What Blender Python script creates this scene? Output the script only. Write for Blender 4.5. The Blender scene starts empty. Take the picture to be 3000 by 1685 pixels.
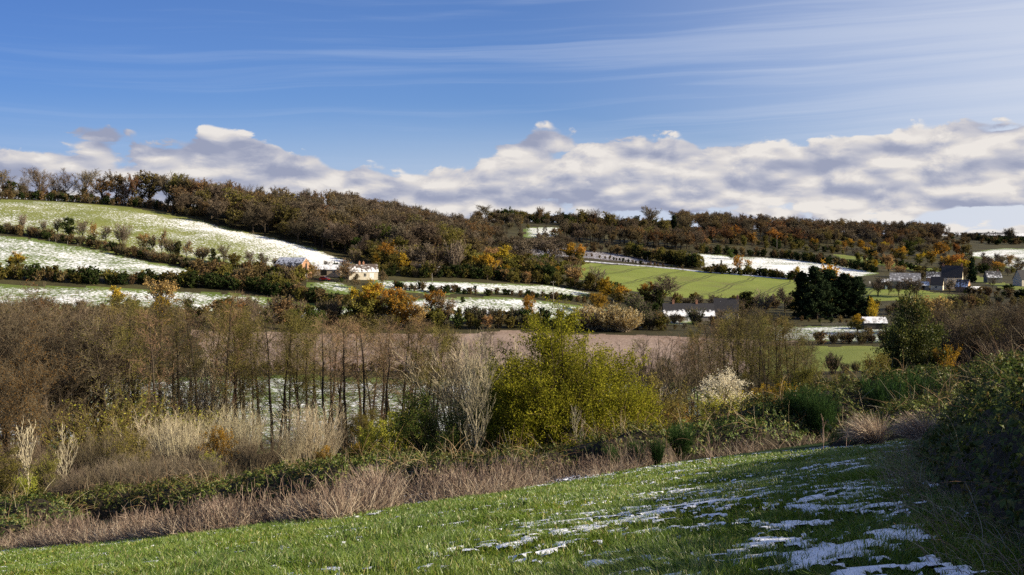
import bpy, math, random
import numpy as np
R = math.radians
scene = bpy.context.scene
col = scene.collection

# ------------------------------------------------------------------ camera
PW, PH, F, HOR = 3000.0, 1685.0, 2917.0, 690.0
cam_data = bpy.data.cameras.new("camera")
cam_data.sensor_width = 36.0
cam_data.lens = F * 36.0 / PW
cam_data.shift_y = (HOR - PH / 2) / PW
cam_data.clip_start = 0.2
cam_data.clip_end = 20000
cam = bpy.data.objects.new("camera", cam_data)
cam.location = (0, 0, 0)
cam.rotation_euler = (R(90), 0, 0)
col.objects.link(cam)
scene.camera = cam

# ------------------------------------------------------------------ sun and exposure
SUN_AZ, SUN_EL = 103.0, 23.0          # degrees clockwise from the view direction, degrees up
sd = bpy.data.lights.new("sun", 'SUN')
sd.energy = 5.0
sd.angle = R(0.6)
sd.color = (1.0, 0.86, 0.64)
sun = bpy.data.objects.new("sun", sd)
sun.rotation_euler = (R(90 - SUN_EL), 0, R(180 - SUN_AZ))
col.objects.link(sun)
scene.view_settings.view_transform = 'Standard'
scene.view_settings.look = 'None'
scene.view_settings.exposure = 1.0
scene.view_settings.gamma = 1.0
cy = scene.cycles
cy.use_denoising = False
cy.max_bounces = 5
cy.diffuse_bounces = 3
cy.glossy_bounces = 1
cy.transmission_bounces = 3
cy.transparent_max_bounces = 4
cy.sample_clamp_indirect = 4.0
cy.caustics_reflective = False
cy.caustics_refractive = False

# ------------------------------------------------------------------ node helper
class NT:
    def __init__(s, tree):
        s.t = tree
        tree.nodes.clear()
    def n(s, typ, **kw):
        nd = s.t.nodes.new(typ)
        for k, v in kw.items():
            setattr(nd, k, v)
        return nd
    def link(s, a, b):
        s.t.links.new(a, b)
    def put(s, sock, v):
        if isinstance(v, bpy.types.NodeSocket):
            s.link(v, sock)
        elif isinstance(v, (tuple, list)) and sock.type == 'RGBA' and len(v) == 3:
            sock.default_value = (*v, 1.0)
        else:
            sock.default_value = v
    def m(s, op, a, b=None, c=None, clamp=False):
        nd = s.n('ShaderNodeMath', operation=op)
        nd.use_clamp = clamp
        s.put(nd.inputs[0], a)
        if b is not None: s.put(nd.inputs[1], b)
        if c is not None: s.put(nd.inputs[2], c)
        return nd.outputs[0]
    def step(s, v, lo, hi, out0=0.0, out1=1.0):
        nd = s.n('ShaderNodeMapRange', interpolation_type='SMOOTHSTEP')
        s.put(nd.inputs[0], v); s.put(nd.inputs[1], lo); s.put(nd.inputs[2], hi)
        s.put(nd.inputs[3], out0); s.put(nd.inputs[4], out1)
        return nd.outputs[0]
    def lin(s, v, lo, hi, out0=0.0, out1=1.0):
        nd = s.n('ShaderNodeMapRange')
        s.put(nd.inputs[0], v); s.put(nd.inputs[1], lo); s.put(nd.inputs[2], hi)
        s.put(nd.inputs[3], out0); s.put(nd.inputs[4], out1)
        return nd.outputs[0]
    def mix(s, f, a, b, blend='MIX'):
        nd = s.n('ShaderNodeMix', data_type='RGBA', blend_type=blend)
        s.put(nd.inputs[0], f); s.put(nd.inputs[6], a); s.put(nd.inputs[7], b)
        return nd.outputs[2]
    def xyz(s, x, y, z):
        nd = s.n('ShaderNodeCombineXYZ')
        s.put(nd.inputs[0], x); s.put(nd.inputs[1], y); s.put(nd.inputs[2], z)
        return nd.outputs[0]
    def noise(s, vec, scale=1.0, detail=4.0, rough=0.5, dist=0.0, out=0):
        nd = s.n('ShaderNodeTexNoise')
        s.put(nd.inputs['Vector'], vec)
        s.put(nd.inputs['Scale'], scale); s.put(nd.inputs['Detail'], detail)
        s.put(nd.inputs['Roughness'], rough); s.put(nd.inputs['Distortion'], dist)
        return nd.outputs[out]
    def noise2(s, u, v, off, detail=4.0, rough=0.5, dist=0.0):
        nd = s.n('ShaderNodeTexNoise', noise_dimensions='2D')
        s.put(nd.inputs['Vector'], s.xyz(s.m('ADD', u, off), s.m('ADD', v, off * 1.7), 0.0))
        s.put(nd.inputs['Scale'], 1.0); s.put(nd.inputs['Detail'], detail)
        s.put(nd.inputs['Roughness'], rough); s.put(nd.inputs['Distortion'], dist)
        return nd.outputs[0]
    def ramp(s, f, stops, interp='LINEAR'):
        nd = s.n('ShaderNodeValToRGB')
        cr = nd.color_ramp
        cr.interpolation = interp
        while len(cr.elements) < len(stops):
            cr.elements.new(0.5)
        for e, (p, c) in zip(cr.elements, stops):
            e.position = p
            e.color = (*c, 1.0) if len(c) == 3 else c
        s.put(nd.inputs[0], f)
        return nd.outputs[0]

def srgb(r, g, b):
    def f(c):
        c /= 255.0
        return c / 12.92 if c <= 0.04045 else ((c + 0.055) / 1.055) ** 2.4
    return (f(r), f(g), f(b))

# ------------------------------------------------------------------ world: sky with clouds
world = bpy.data.worlds.new("World")
scene.world = world
world.use_nodes = True
w = NT(world.node_tree)
sky = w.n('ShaderNodeTexSky', sky_type='NISHITA')
sky.sun_disc = False
sky.sun_elevation = R(SUN_EL)
sky.sun_rotation = R(SUN_AZ)
sky.altitude = 100
sky.air_density = 1.0
sky.dust_density = 0.6
sky.ozone_density = 2.0
SKY_TINT = (0.58, 0.78, 1.26)
tc = w.n('ShaderNodeTexCoord')
sx = w.n('ShaderNodeSeparateXYZ')
w.link(tc.outputs['Generated'], sx.inputs[0])
X, Y, Z = sx.outputs
az = w.m('ARCTAN2', X, Y)
el = w.m('ARCSINE', Z)
# high thin cirrus: long streaks lying almost level, thickening towards the sun
def mul(a, b): return w.m('MULTIPLY', a, b)
def add(a, b): return w.m('ADD', a, b)
wob = w.noise2(mul(az, 2.2), mul(el, 6.0), 3.0, 2, 0.5)
tilt = add(add(el, mul(az, -0.035)), mul(wob, 0.035))
ci1 = w.noise2(mul(az, 1.1), mul(tilt, 24.0), 1.7, 5, 0.6, 0.5)
ci2 = w.noise2(mul(az, 1.7), mul(tilt, 75.0), 9.2, 4, 0.62, 0.4)
ci = add(mul(ci1, 0.56), mul(ci2, 0.44))
right = w.step(az, -0.45, 0.60)
ci_a = w.step(ci, w.lin(right, 0, 1, 0.46, 0.36), w.lin(right, 0, 1, 0.74, 0.70))
ci_a = mul(ci_a, w.lin(right, 0, 1, 0.26, 0.42))
veil = mul(w.step(az, -0.05, 0.66), w.step(el, 0.46, 0.10, 0.42, 0.80))
veil = w.m('MAXIMUM', veil, w.step(el, 0.14, 0.01, 0.0, 0.92))
ci_a = w.m('SUBTRACT', 1.0, mul(w.m('SUBTRACT', 1.0, ci_a), w.m('SUBTRACT', 1.0, veil)))

# low cumulus: puffs from warped cells and noise, flattening towards the horizon
def cumulus(du, dv):
    a2 = mul(add(az, du), 15.0)
    v = mul(w.m('POWER', w.m('MAXIMUM', add(el, dv + 0.03), 0.001), 0.75), 25.0)
    nz_ = w.n('ShaderNodeTexNoise', noise_dimensions='2D'); w.put(nz_.inputs['Vector'], w.xyz(a2, v, 0.0))
    nz_.inputs['Scale'].default_value = 1.0; nz_.inputs['Detail'].default_value = 7
    nz_.inputs['Roughness'].default_value = 0.62; nz_.inputs['Distortion'].default_value = 0.2
    sc = w.n('ShaderNodeVectorMath', operation='MULTIPLY_ADD')
    w.link(nz_.outputs['Color'], sc.inputs[0]); sc.inputs[1].default_value = (0.9, 0.9, 0.0); w.put(sc.inputs[2], w.xyz(a2, v, 0.0))
    vo = w.n('ShaderNodeTexVoronoi', feature='SMOOTH_F1', voronoi_dimensions='2D')
    w.link(sc.outputs[0], vo.inputs['Vector'])
    vo.inputs['Scale'].default_value = 1.9; vo.inputs['Smoothness'].default_value = 0.5
    return add(mul(nz_.outputs[0], 0.52), mul(w.m('SUBTRACT', 1.0, vo.outputs['Distance']), 0.40))
cu = cumulus(0.0, 0.0)
cu_s = cumulus(0.007, 0.010)          # a step towards the sun and up
big = w.noise2(mul(az, 11.0), mul(az, 0.1), 2.0, 2, 0.5)
cover = w.noise2(mul(az, 4.0), mul(el, 28.0), 12.3, 3, 0.5)
top = w.n('ShaderNodeFloatCurve')
# cloud-top elevation along the view, azimuth -0.6..0.6 -> 0..1
cmap = top.mapping.curves[0]
pts = [(0.0, .47), (0.10, .47), (0.16, .47), (0.22, .47), (0.265, .53), (0.31, .43), (0.36, .40), (0.44, .39), (0.475, .46), (0.52, .52), (0.60, .54), (0.8, .55), (1.0, .56)]
while len(cmap.points) < len(pts):
    cmap.points.new(0.5, 0.5)
for p, q in zip(cmap.points, pts):
    p.location = q
top.mapping.update()
w.put(top.inputs['Value'], w.lin(az, -0.6, 0.6))
ctop = w.m('MULTIPLY', top.outputs[0], 0.199)
ctop = w.m('ADD', ctop, w.m('MULTIPLY', w.m('SUBTRACT', big, 0.5), 0.034))
over = w.m('SUBTRACT', el, ctop)
bias = w.step(over, -0.030, 0.014, 0.34, -0.36)
bias = w.m('ADD', bias, w.m('MULTIPLY', w.m('SUBTRACT', cover, 0.5), 0.62))
gap = w.step(el, 0.004, 0.045, -0.26, 0.0)
dens = w.m('ADD', w.m('ADD', cu, bias), gap)
cu_a = w.step(dens, 0.495, 0.60)
def soft(dv):
    v = mul(w.m('POWER', w.m('MAXIMUM', add(el, dv + 0.03), 0.001), 0.75), 19.0)
    return w.noise2(mul(az, 7.0), v, 21.0, 2, 0.45, 0.4)
broad = w.m('SUBTRACT', soft(0.0), soft(0.016))
lit = add(mul(broad, 1.9), add(mul(w.m('SUBTRACT', cu, cu_s), 1.9), 0.62))
lit = add(lit, w.lin(w.m('SUBTRACT', cover, 0.5), -0.2, 0.2, 0.14, -0.20))
lit = add(lit, w.step(over, -0.03, 0.0, -0.05, 0.16))
lit = w.m('ADD', lit, w.lin(az, -0.5, 0.5, -0.16, 0.10), clamp=True)
cu_col = w.ramp(lit, [(0.0, srgb(158, 164, 188)), (0.3, srgb(180, 183, 200)), (0.55, srgb(204, 203, 211)), (0.8, srgb(226, 221, 219)), (1.0, srgb(243, 237, 231))])
ci_col = w.ramp(w.lin(az, -0.5, 0.5), [(0.0, srgb(170, 194, 232)), (1.0, srgb(226, 231, 242))])
SKY = 0.052
skyc = w.mix(1.0, sky.outputs[0], tuple(SKY * q for q in SKY_TINT), 'MULTIPLY')
deep = w.mix(w.step(az, -0.75, 0.0), (0.58, 0.68, 0.80), (1.0, 1.0, 1.0))
skyc = w.mix(1.0, skyc, deep, 'MULTIPLY')
CLOUD = (0.475, 0.475, 0.475)
skyc = w.mix(ci_a, skyc, w.mix(1.0, ci_col, CLOUD, 'MULTIPLY'))
skyc = w.mix(w.m('MULTIPLY', cu_a, 0.96), skyc, w.mix(1.0, cu_col, CLOUD, 'MULTIPLY'))
bg = w.n('ShaderNodeBackground')
w.link(skyc, bg.inputs[0])
bg.inputs[1].default_value = 1.0
world.cycles.sampling_method = 'MANUAL'
world.cycles.sample_map_resolution = 256
out = w.n('ShaderNodeOutputWorld')
w.link(bg.outputs[0], out.inputs[0])

# ------------------------------------------------------------------ noise and terrain
def lattice(seed):
    return np.random.default_rng(seed).uniform(-1, 1, (256, 256))
LAT = [lattice(100 + i) for i in range(6)]
def vnoise(x, y, i=0):
    xi = np.floor(x).astype(int); yi = np.floor(y).astype(int)
    fx = x - xi; fy = y - yi
    fx = fx * fx * (3 - 2 * fx); fy = fy * fy * (3 - 2 * fy)
    L = LAT[i % 6]
    a = L[xi & 255, yi & 255]; b = L[(xi + 1) & 255, yi & 255]
    c = L[xi & 255, (yi + 1) & 255]; d = L[(xi + 1) & 255, (yi + 1) & 255]
    return (a * (1 - fx) + b * fx) * (1 - fy) + (c * (1 - fx) + d * fx) * fy
def fbm(x, y, octs=4, i=0, gain=0.5):
    s = 0; a = 1.0; f = 1.0; tot = 0
    for k in range(octs):
        s = s + a * vnoise(x * f + 17.3 * k, y * f - 9.1 * k, i + k)
        tot += a; a *= gain; f *= 2.03
    return s / tot

def pchip(x, y, xq):
    x = np.asarray(x, float); y = np.asarray(y, float)
    h = np.diff(x); dl = np.diff(y) / h
    m = np.zeros_like(y)
    for k in range(1, len(x) - 1):
        if dl[k - 1] * dl[k] > 0:
            w1 = 2 * h[k] + h[k - 1]; w2 = h[k] + 2 * h[k - 1]
            m[k] = (w1 + w2) / (w1 / dl[k - 1] + w2 / dl[k])
    m[0] = dl[0]; m[-1] = dl[-1]
    xq = np.clip(xq, x[0], x[-1])
    i = np.clip(np.searchsorted(x, xq) - 1, 0, len(x) - 2)
    t = (xq - x[i]) / h[i]
    t2 = t * t; t3 = t2 * t
    return (2*t3-3*t2+1)*y[i] + (t3-2*t2+t)*h[i]*m[i] + (-2*t3+3*t2)*y[i+1] + (t3-t2)*h[i]*m[i+1]

HCOL = {
 -900: [(60,-20),(110,-25),(150,-27),(220,-25),(300,-15),(350,-9),(400,-1),(450,9),(520,26),(600,30),(800,30),(1300,26),(3000,10)],
 0:    [(60,-20),(110,-25.5),(150,-28),(220,-28.5),(270,-25),(300,-21),(330,-17.5),(350,-14.5),(370,-11),(430,-.7),(445,1.8),(520,18.7),(545,20.5),(600,22),(800,22),(1300,20),(3000,10)],
 500:  [(60,-17),(110,-25),(150,-28.3),(220,-29.5),(300,-25.5),(340,-20),(360,-16.5),(380,-14),(410,-10.5),(430,-7),(490,4.5),(540,13),(600,18),(800,21),(1300,18),(3000,8)],
 1000: [(60,-15),(110,-24.5),(150,-28.3),(220,-30),(300,-29.5),(330,-25.4),(360,-21),(400,-16.5),(470,-9.3),(540,0),(600,9),(650,13),(800,17),(1300,16),(3000,5)],
 1500: [(60,-13.5),(110,-24),(150,-28.2),(220,-30),(300,-30),(340,-27),(370,-23.5),(400,-21),(430,-19.5),(500,-17),(600,-12),(700,-4),(800,6),(900,12.5),(1000,14),(1300,13),(3000,2)],
 2000: [(60,-12.5),(110,-23.5),(150,-28),(220,-30),(300,-30.4),(380,-29.5),(430,-26.5),(480,-25),(560,-21.5),(640,-18),(700,-14),(800,-6),(900,2),(1000,8),(1150,10),(1500,6),(3000,0)],
 2500: [(60,-11.5),(110,-22),(150,-27),(220,-29.5),(300,-30),(365,-30),(430,-29.6),(500,-27.5),(560,-25.5),(620,-23.5),(700,-19.5),(850,-12),(1000,-4),(1150,3),(1500,2),(3000,0)],
 3000: [(60,-10.5),(110,-19),(150,-24),(220,-28.5),(300,-29.5),(400,-29),(520,-26),(620,-25),(700,-23.5),(800,-19),(950,-12),(1100,-6),(1300,-2.5),(1600,0),(3000,0)],
 3900: [(60,-9),(110,-16),(150,-20),(220,-26),(300,-28),(400,-27),(520,-24),(700,-20),(800,-15),(950,-9),(1100,-4),(1300,0),(1600,1),(3000,0)],
}
TD = np.concatenate([np.arange(40, 800, 3.0), np.arange(800, 3001, 20.0)])
TC = np.arange(-900, 3901, 20.0)
_c = np.array(sorted(HCOL))
_rows = np.array([pchip([d for d, z in HCOL[c]], [z for d, z in HCOL[c]], TD) for c in _c])
TAB = np.array([pchip(_c, _rows[:, j], TC) for j in range(len(TD))]).T
del _rows

NEAR_Y = [-60, -10, 0, 4, 7, 11, 15, 21, 28, 40, 53, 70, 100, 200]
NEAR_Z = [-1.0, -1.45, -1.62, -1.95, -2.36, -3.15, -4.08, -5.5, -7.2, -9.8, -12.2, -15, -20, -36]
def hgt(x, y):
    x = np.asarray(x, float); y = np.asarray(y, float)
    zn = pchip(NEAR_Y, NEAR_Z, y) + 0.124 * x * (1 - 0.35 * np.clip((y - 30) / 40, 0, 1))
    zn = zn + fbm(x * 0.35, y * 0.35, 3, 1) * 0.07
    yy = np.maximum(y, 40.0)
    c = np.clip(x / yy * F + 1500, TC[0], TC[-1] - 0.01)
    d = np.clip(yy, TD[0], TD[-1] - 0.01)
    i = np.clip(((c - TC[0]) / 20.0).astype(int), 0, len(TC) - 2)
    j = np.clip(np.searchsorted(TD, d, side='right') - 1, 0, len(TD) - 2)
    fc = (c - TC[i]) / 20.0
    fd = (d - TD[j]) / (TD[j + 1] - TD[j])
    zf = (TAB[i, j]*(1-fd) + TAB[i, j+1]*fd)*(1-fc) + (TAB[i+1, j]*(1-fd) + TAB[i+1, j+1]*fd)*fc
    zf = zf + fbm(x / 23.0, y / 23.0, 3, 2) * 0.5 * np.clip((y - 90) / 100, 0, 1)
    b = np.clip((y - 58) / 55.0, 0, 1); b = b * b * (3 - 2 * b)
    return zn * (1 - b) + zf * b

_dd = np.concatenate([np.arange(3, 60, 0.25), np.arange(60, 1500, 1.0), np.arange(1500, 3000, 10.0)])
def ground_at(px, py, dmin=3.0):
    """first point of the ground along the sight line through a point of the photograph"""
    k = _dd[_dd >= dmin]
    x = (px - 1500) / F * k
    zr = -(py - HOR) / F * k
    below = hgt(x, k) >= zr
    i = int(np.argmax(below)) if below.any() else len(k) - 1
    return float(x[i]), float(k[i])
def poly_w(pts, dmin=60.0):
    return np.array([ground_at(a, b, dmin) for a, b in pts])
def inside(px, py, poly):
    res = np.zeros(px.shape, bool)
    n = len(poly)
    j = n - 1
    for i in range(n):
        xi, yi = poly[i]; xj, yj = poly[j]
        cond = ((yi > py) != (yj > py)) & (px < (xj - xi) * (py - yi) / (yj - yi + 1e-12) + xi)
        res ^= cond
        j = i
    return res
def seg_dist(x, y, pts):
    best = np.full(np.shape(x), 1e9)
    for (ax, ay), (bx, by) in zip(pts[:-1], pts[1:]):
        dx, dy = bx - ax, by - ay
        t = np.clip(((x - ax) * dx + (y - ay) * dy) / (dx * dx + dy * dy + 1e-9), 0, 1)
        best = np.minimum(best, np.hypot(x - ax - t * dx, y - ay - t * dy))
    return best

# ------------------------------------------------------------------ mesh building
def build_mesh(name, verts, faces, mats, mat_idx=None, smooth=False, attrs=None):
    """faces: list of (n,k) int arrays; mat_idx: one index (or array) per entry of faces"""
    me = bpy.data.meshes.new(name)
    verts = np.asarray(verts, np.float32)
    me.vertices.add(len(verts))
    me.vertices.foreach_set('co', verts.ravel())
    faces = [np.asarray(f, np.int32) for f in faces if len(f)]
    nl = sum(f.size for f in faces); npoly = sum(len(f) for f in faces)
    me.loops.add(nl)
    me.polygons.add(npoly)
    if npoly:
        me.loops.foreach_set('vertex_index', np.concatenate([f.ravel() for f in faces]))
        starts = []; o = 0
        for f in faces:
            starts.append(o + np.arange(len(f)) * f.shape[1]); o += f.size
        me.polygons.foreach_set('loop_start', np.concatenate(starts).astype(np.int32))
        if mat_idx is not None:
            mi = np.concatenate([np.full(len(f), m, np.int32) if np.isscalar(m) else np.asarray(m, np.int32) for f, m in zip(faces, mat_idx)])
            me.polygons.foreach_set('material_index', mi)
        me.polygons.foreach_set('use_smooth', np.full(npoly, bool(smooth)))
    for m in mats:
        me.materials.append(m)
    if attrs:
        for k, v in attrs.items():
            a = me.attributes.new(k, 'FLOAT', 'POINT')
            a.data.foreach_set('value', np.asarray(v, np.float32))
    me.update(calc_edges=True)
    return me

class Geo:
    """collects pieces that become ONE mesh"""
    def __init__(s):
        s.v = []; s.f = []; s.m = []; s.n = 0
    def add(s, v, f, m=0):
        v = np.asarray(v, np.float32).reshape(-1, 3)
        for ff in (f if isinstance(f, list) else [f]):
            if len(ff):
                s.f.append(np.asarray(ff, np.int32) + s.n); s.m.append(m)
        s.v.append(v); s.n += len(v)
        return s
    def mesh(s, name, mats, smooth=False):
        return build_mesh(name, np.concatenate(s.v), s.f, mats, s.m, smooth)

def box(c, size, rot=0.0):
    """verts and faces of a box, c = centre of its base"""
    x, y, z = size[0] / 2, size[1] / 2, size[2]
    v = np.array([(-x,-y,0),(x,-y,0),(x,y,0),(-x,y,0),(-x,-y,z),(x,-y,z),(x,y,z),(-x,y,z)], float)
    ca, sa = math.cos(rot), math.sin(rot)
    v[:, :2] = v[:, :2] @ np.array([[ca, sa], [-sa, ca]])
    return v + np.array(c), np.array([(0,3,2,1),(4,5,6,7),(0,1,5,4),(1,2,6,5),(2,3,7,6),(3,0,4,7)])

def tag(o, label=None, cat=None, group=None, kind=None):
    if label: o['label'] = label
    if cat: o['category'] = cat
    if group: o['group'] = group
    if kind: o['kind'] = kind
    return o
def link(name, me, parent=None, loc=None):
    o = bpy.data.objects.new(name, me)
    col.objects.link(o)
    if parent is not None: o.parent = parent
    if loc is not None: o.location = loc
    return o

# ------------------------------------------------------------------ materials
def new_mat(name):
    m = bpy.data.materials.new(name)
    m.use_nodes = True
    return m, NT(m.node_tree)
def finish(nt, color, rough=0.9, normal=None, spec=0.2):
    b = nt.n('ShaderNodeBsdfPrincipled')
    nt.put(b.inputs['Base Color'], color)
    nt.put(b.inputs['Roughness'], rough)
    b.inputs['Specular IOR Level'].default_value = spec
    if normal is not None: nt.link(normal, b.inputs['Normal'])
    o = nt.n('ShaderNodeOutputMaterial')
    nt.link(b.outputs[0], o.inputs[0])
def pos(nt):
    return nt.n('ShaderNodeNewGeometry').outputs['Position']
def bump(nt, h, strength=0.5, dist=0.1):
    b = nt.n('ShaderNodeBump')
    nt.put(b.inputs['Height'], h)
    b.inputs['Strength'].default_value = strength
    b.inputs['Distance'].default_value = dist
    return b.outputs[0]

SNOW = (0.80, 0.82, 0.86)
def field_mat(name, cols, snow_scale=0.9, furrow=None, snow_col=SNOW, fine=2.5, soft=0.07, tram=None):
    """grass or bare soil with patchy thin snow; the vertex value 'snow' says how much of it is covered"""
    m, nt = new_mat(name)
    p = pos(nt)
    a = nt.n('ShaderNodeAttribute', attribute_name='snow')
    n1 = nt.noise(p, fine, 5, 0.65)
    n2 = nt.noise(p, 0.045, 4, 0.6)
    nmix = nt.m('ADD', nt.m('MULTIPLY', n1, 0.6), nt.m('MULTIPLY', n2, 0.4))
    base = nt.ramp(nmix, [(0.34, cols[0]), (0.5, cols[1]), (0.64, cols[2])])
    if tram:                                   # pairs of wheel lines left by the tractor
        a0, per = tram
        sp = nt.n('ShaderNodeSeparateXYZ'); nt.link(p, sp.inputs[0])
        u = nt.m('ADD', nt.m('MULTIPLY', sp.outputs[0], math.cos(a0)), nt.m('MULTIPLY', sp.outputs[1], math.sin(a0)))
        u = nt.m('ADD', u, nt.m('MULTIPLY', nt.noise(p, .02, 2), 9.0))
        q = nt.m('ABSOLUTE', nt.m('SUBTRACT', nt.m('ABSOLUTE', nt.m('SUBTRACT', nt.m('MODULO', nt.m('ADD', u, 2000.0), per), per / 2)), 1.1))
        ln_ = nt.step(q, 0.25, 0.75, 0.75, 0.0)
        rw = nt.m('MULTIPLY', nt.m('SINE', nt.m('MULTIPLY', u, 2.1)), 0.10)
        base = nt.mix(nt.m('ADD', ln_, nt.m('ABSOLUTE', rw)), base, (.06, .065, .02))
        bare = nt.noise(p, 0.03, 4, .65)
        base = nt.mix(nt.step(bare, .52, .72, 0, .7), base, (.13, .12, .045))
    s1 = nt.noise(p, snow_scale, 5, 0.62)
    s2 = nt.noise(p, 0.07, 4, 0.6)
    sv = nt.m('ADD', nt.m('MULTIPLY', s1, 0.72), nt.m('MULTIPLY', s2, 0.28))
    if furrow:
        ang, per, amt = furrow
        sp = nt.n('ShaderNodeSeparateXYZ'); nt.link(p, sp.inputs[0])
        u = nt.m('ADD', nt.m('MULTIPLY', sp.outputs[0], math.cos(ang)), nt.m('MULTIPLY', sp.outputs[1], math.sin(ang)))
        wv = nt.m('SINE', nt.m('MULTIPLY', u, 2 * math.pi / per))
        sv = nt.m('ADD', sv, nt.m('MULTIPLY', wv, amt))
    thr = nt.lin(a.outputs['Fac'], 0, 1, 0.80, 0.22)
    mask = nt.step(sv, nt.m('SUBTRACT', thr, soft), nt.m('ADD', thr, soft + 0.02))
    c = nt.mix(mask, base, snow_col)
    h = nt.m('ADD', nt.m('MULTIPLY', n1, 0.5), nt.m('MULTIPLY', mask, 0.25))
    finish(nt, c, 0.85, bump(nt, h, 0.6, 0.35), 0.15)
    return m
def g3(a, b, c):
    return [a, b, c]
M = {}
M['grass_snow'] = field_mat('thin snow on pasture', g3((.05,.075,.016), (.11,.155,.034), (.17,.21,.06)))
M['winter_wheat'] = field_mat('young wheat', g3((.12,.155,.026), (.175,.215,.04), (.215,.25,.06)), tram=(-0.42, 21.0))
M['pasture'] = field_mat('pasture', g3((.09,.115,.022), (.15,.18,.038), (.20,.215,.06)))
M['grass_snow_fine'] = field_mat('thin even snow on pasture', g3((.09,.112,.024), (.16,.182,.045), (.225,.235,.08)), snow_scale=1.1, soft=0.055)
M['soil_snow'] = field_mat('ploughed soil and snow', g3((.045,.036,.032), (.075,.06,.055), (.11,.09,.08)), furrow=(1.35, 3.0, 0.10), snow_col=(.62,.64,.74))
M['stubble'] = field_mat('pinkish stubble', g3((.12,.085,.066), (.26,.19,.15), (.40,.315,.26)), fine=1.3)
M['scrub_ground'] = field_mat('leaf litter and rough grass', g3((.022,.02,.010), (.045,.04,.018), (.075,.07,.028)))
M['meadow_soil'] = field_mat('meadow turf', g3((.012,.026,.006), (.022,.046,.010), (.035,.065,.014)), fine=9.0, snow_scale=6.0)

# ------------------------------------------------------------------ the ground, split into fields
NU, U0 = 560, 0.86
uu = np.linspace(-U0, U0, NU)
APEX = -34.0
rr = 30.0 * np.exp(np.linspace(0, math.log(3034 / 30.0), 620))      # distance from the apex
RR, UU = np.meshgrid(rr, uu, indexing='ij')
gx = RR * UU; gy = RR + APEX
gz = hgt(gx, gy)
verts = np.stack([gx, gy, gz], -1).reshape(-1, 3)
ii = np.arange(len(rr) - 1)[:, None] * NU + np.arange(NU - 1)[None, :]
quads = np.stack([ii, ii + 1, ii + 1 + NU, ii + NU], -1).reshape(-1, 4)
cx = verts[quads].mean(1)
vx, vy = verts[:, 0], verts[:, 1]
vc = np.where(vy > 5, vx / np.maximum(vy, 5) * F + 1500, 1500)      # photo column of each vertex

P_HILL = [(-700,600),(-400,580),(0,586),(150,590),(370,607),(550,640),(680,672),(820,701),(920,728),(1045,772),(1000,790),(900,800),(820,785),(640,792),(466,761),(311,735),(155,700),(0,676),(-400,640),(-700,640)]
P_MID = [(-700,640),(-400,650),(0,691),(155,711),(330,742),(466,773),(629,803),(640,812),(600,830),(543,828),(388,812),(155,800),(0,795),(-400,760),(-700,740)]
P_LOW = [(-700,800),(-400,820),(0,836),(78,838),(350,846),(582,856),(777,869),(893,893),(1040,908),(1080,935),(950,945),(800,935),(600,915),(400,905),(0,905),(-400,900),(-700,900)]
P_UP = [(1090,818),(1143,822),(1306,826),(1477,832),(1610,836),(1735,858),(1715,871),(1522,860),(1400,862),(1250,862),(1090,845)]
P_DOWN = [(1060,905),(1150,885),(1300,872),(1372,869),(1400,871),(1582,881),(1700,896),(1760,905),(1860,919),(1990,930),(2040,940),(2020,955),(1850,948),(1500,935),(1300,935),(1060,935)]
P_STUB = [(560,967),(1290,973),(1960,985),(2340,1000),(2330,1060),(2200,1092),(1400,1094),(640,1086)]
P_VAL = [(-700,1100),(500,1104),(1270,1108),(1700,1114),(1990,1122),(2090,1150),(2080,1240),(1960,1290),(1500,1335),(900,1330),(300,1330),(-700,1300)]
P_WHEAT = [(1652,774),(1715,771),(1890,780),(2100,798),(2300,817),(2395,827),(2540,842),(2700,850),(2817,864),(2790,884),(2640,882),(2540,880),(2300,890),(2150,888),(2064,876),(1850,852),(1785,846),(1690,815)]
P_PLOUGH = [(1500,722),(1600,722),(1716,733),(1802,741),(1890,762),(1990,781),(1880,772),(1716,757),(1560,752)]
P_SNOWR = [(2020,742),(2100,747),(2310,758),(2450,775),(2575,802),(2520,811),(2352,812),(2100,797),(2040,780)]
P_STRIP = [(2440,746),(2520,751),(2618,768),(2764,791),(2770,802),(2694,795),(2590,779),(2490,768)]
P_FAR = [(2820,742),(2869,737),(2939,727),(3000,729),(3300,735),(3300,800),(3000,795),(2939,782),(2887,761)]
P_TOPS = [(1535,667),(1650,666),(1646,692),(1600,700),(1540,694)]
P_PADD = [(2230,952),(2560,956),(2620,962),(2620,1000),(2560,1004),(2230,1000)]
P_PADG = [(2220,1016),(2420,1014),(2560,1012),(2650,1020),(2640,1070),(2540,1088),(2220,1098)]
P_SPR = [(2840,800),(2900,818),(2967,836),(3000,840),(3000,850),(2940,846),(2860,826)]
P_CAR = [(900,828),(990,826),(1030,836),(1060,850),(1040,862),(960,858),(900,842)]
PW_ = {k: poly_w(v) for k, v in dict(hill=P_HILL, mid=P_MID, low=P_LOW, up=P_UP, down=P_DOWN, stub=P_STUB, val=P_VAL, wheat=P_WHEAT,
       plough=P_PLOUGH, snowr=P_SNOWR, strip=P_STRIP, far=P_FAR, tops=P_TOPS, padd=P_PADD, padg=P_PADG, spr=P_SPR, yard=P_CAR).items()}
MEADOW_EDGE_PX = [(-300,1638),(0,1612),(500,1575),(1000,1525),(1500,1440),(2000,1352),(2400,1298),(2700,1262)]
MEADOW_EDGE = np.array([ground_at(a, b) for a, b in MEADOW_EDGE_PX])
def meadow_y(x):
    e = MEADOW_EDGE
    return np.interp(x, e[:, 0], e[:, 1])

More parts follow.
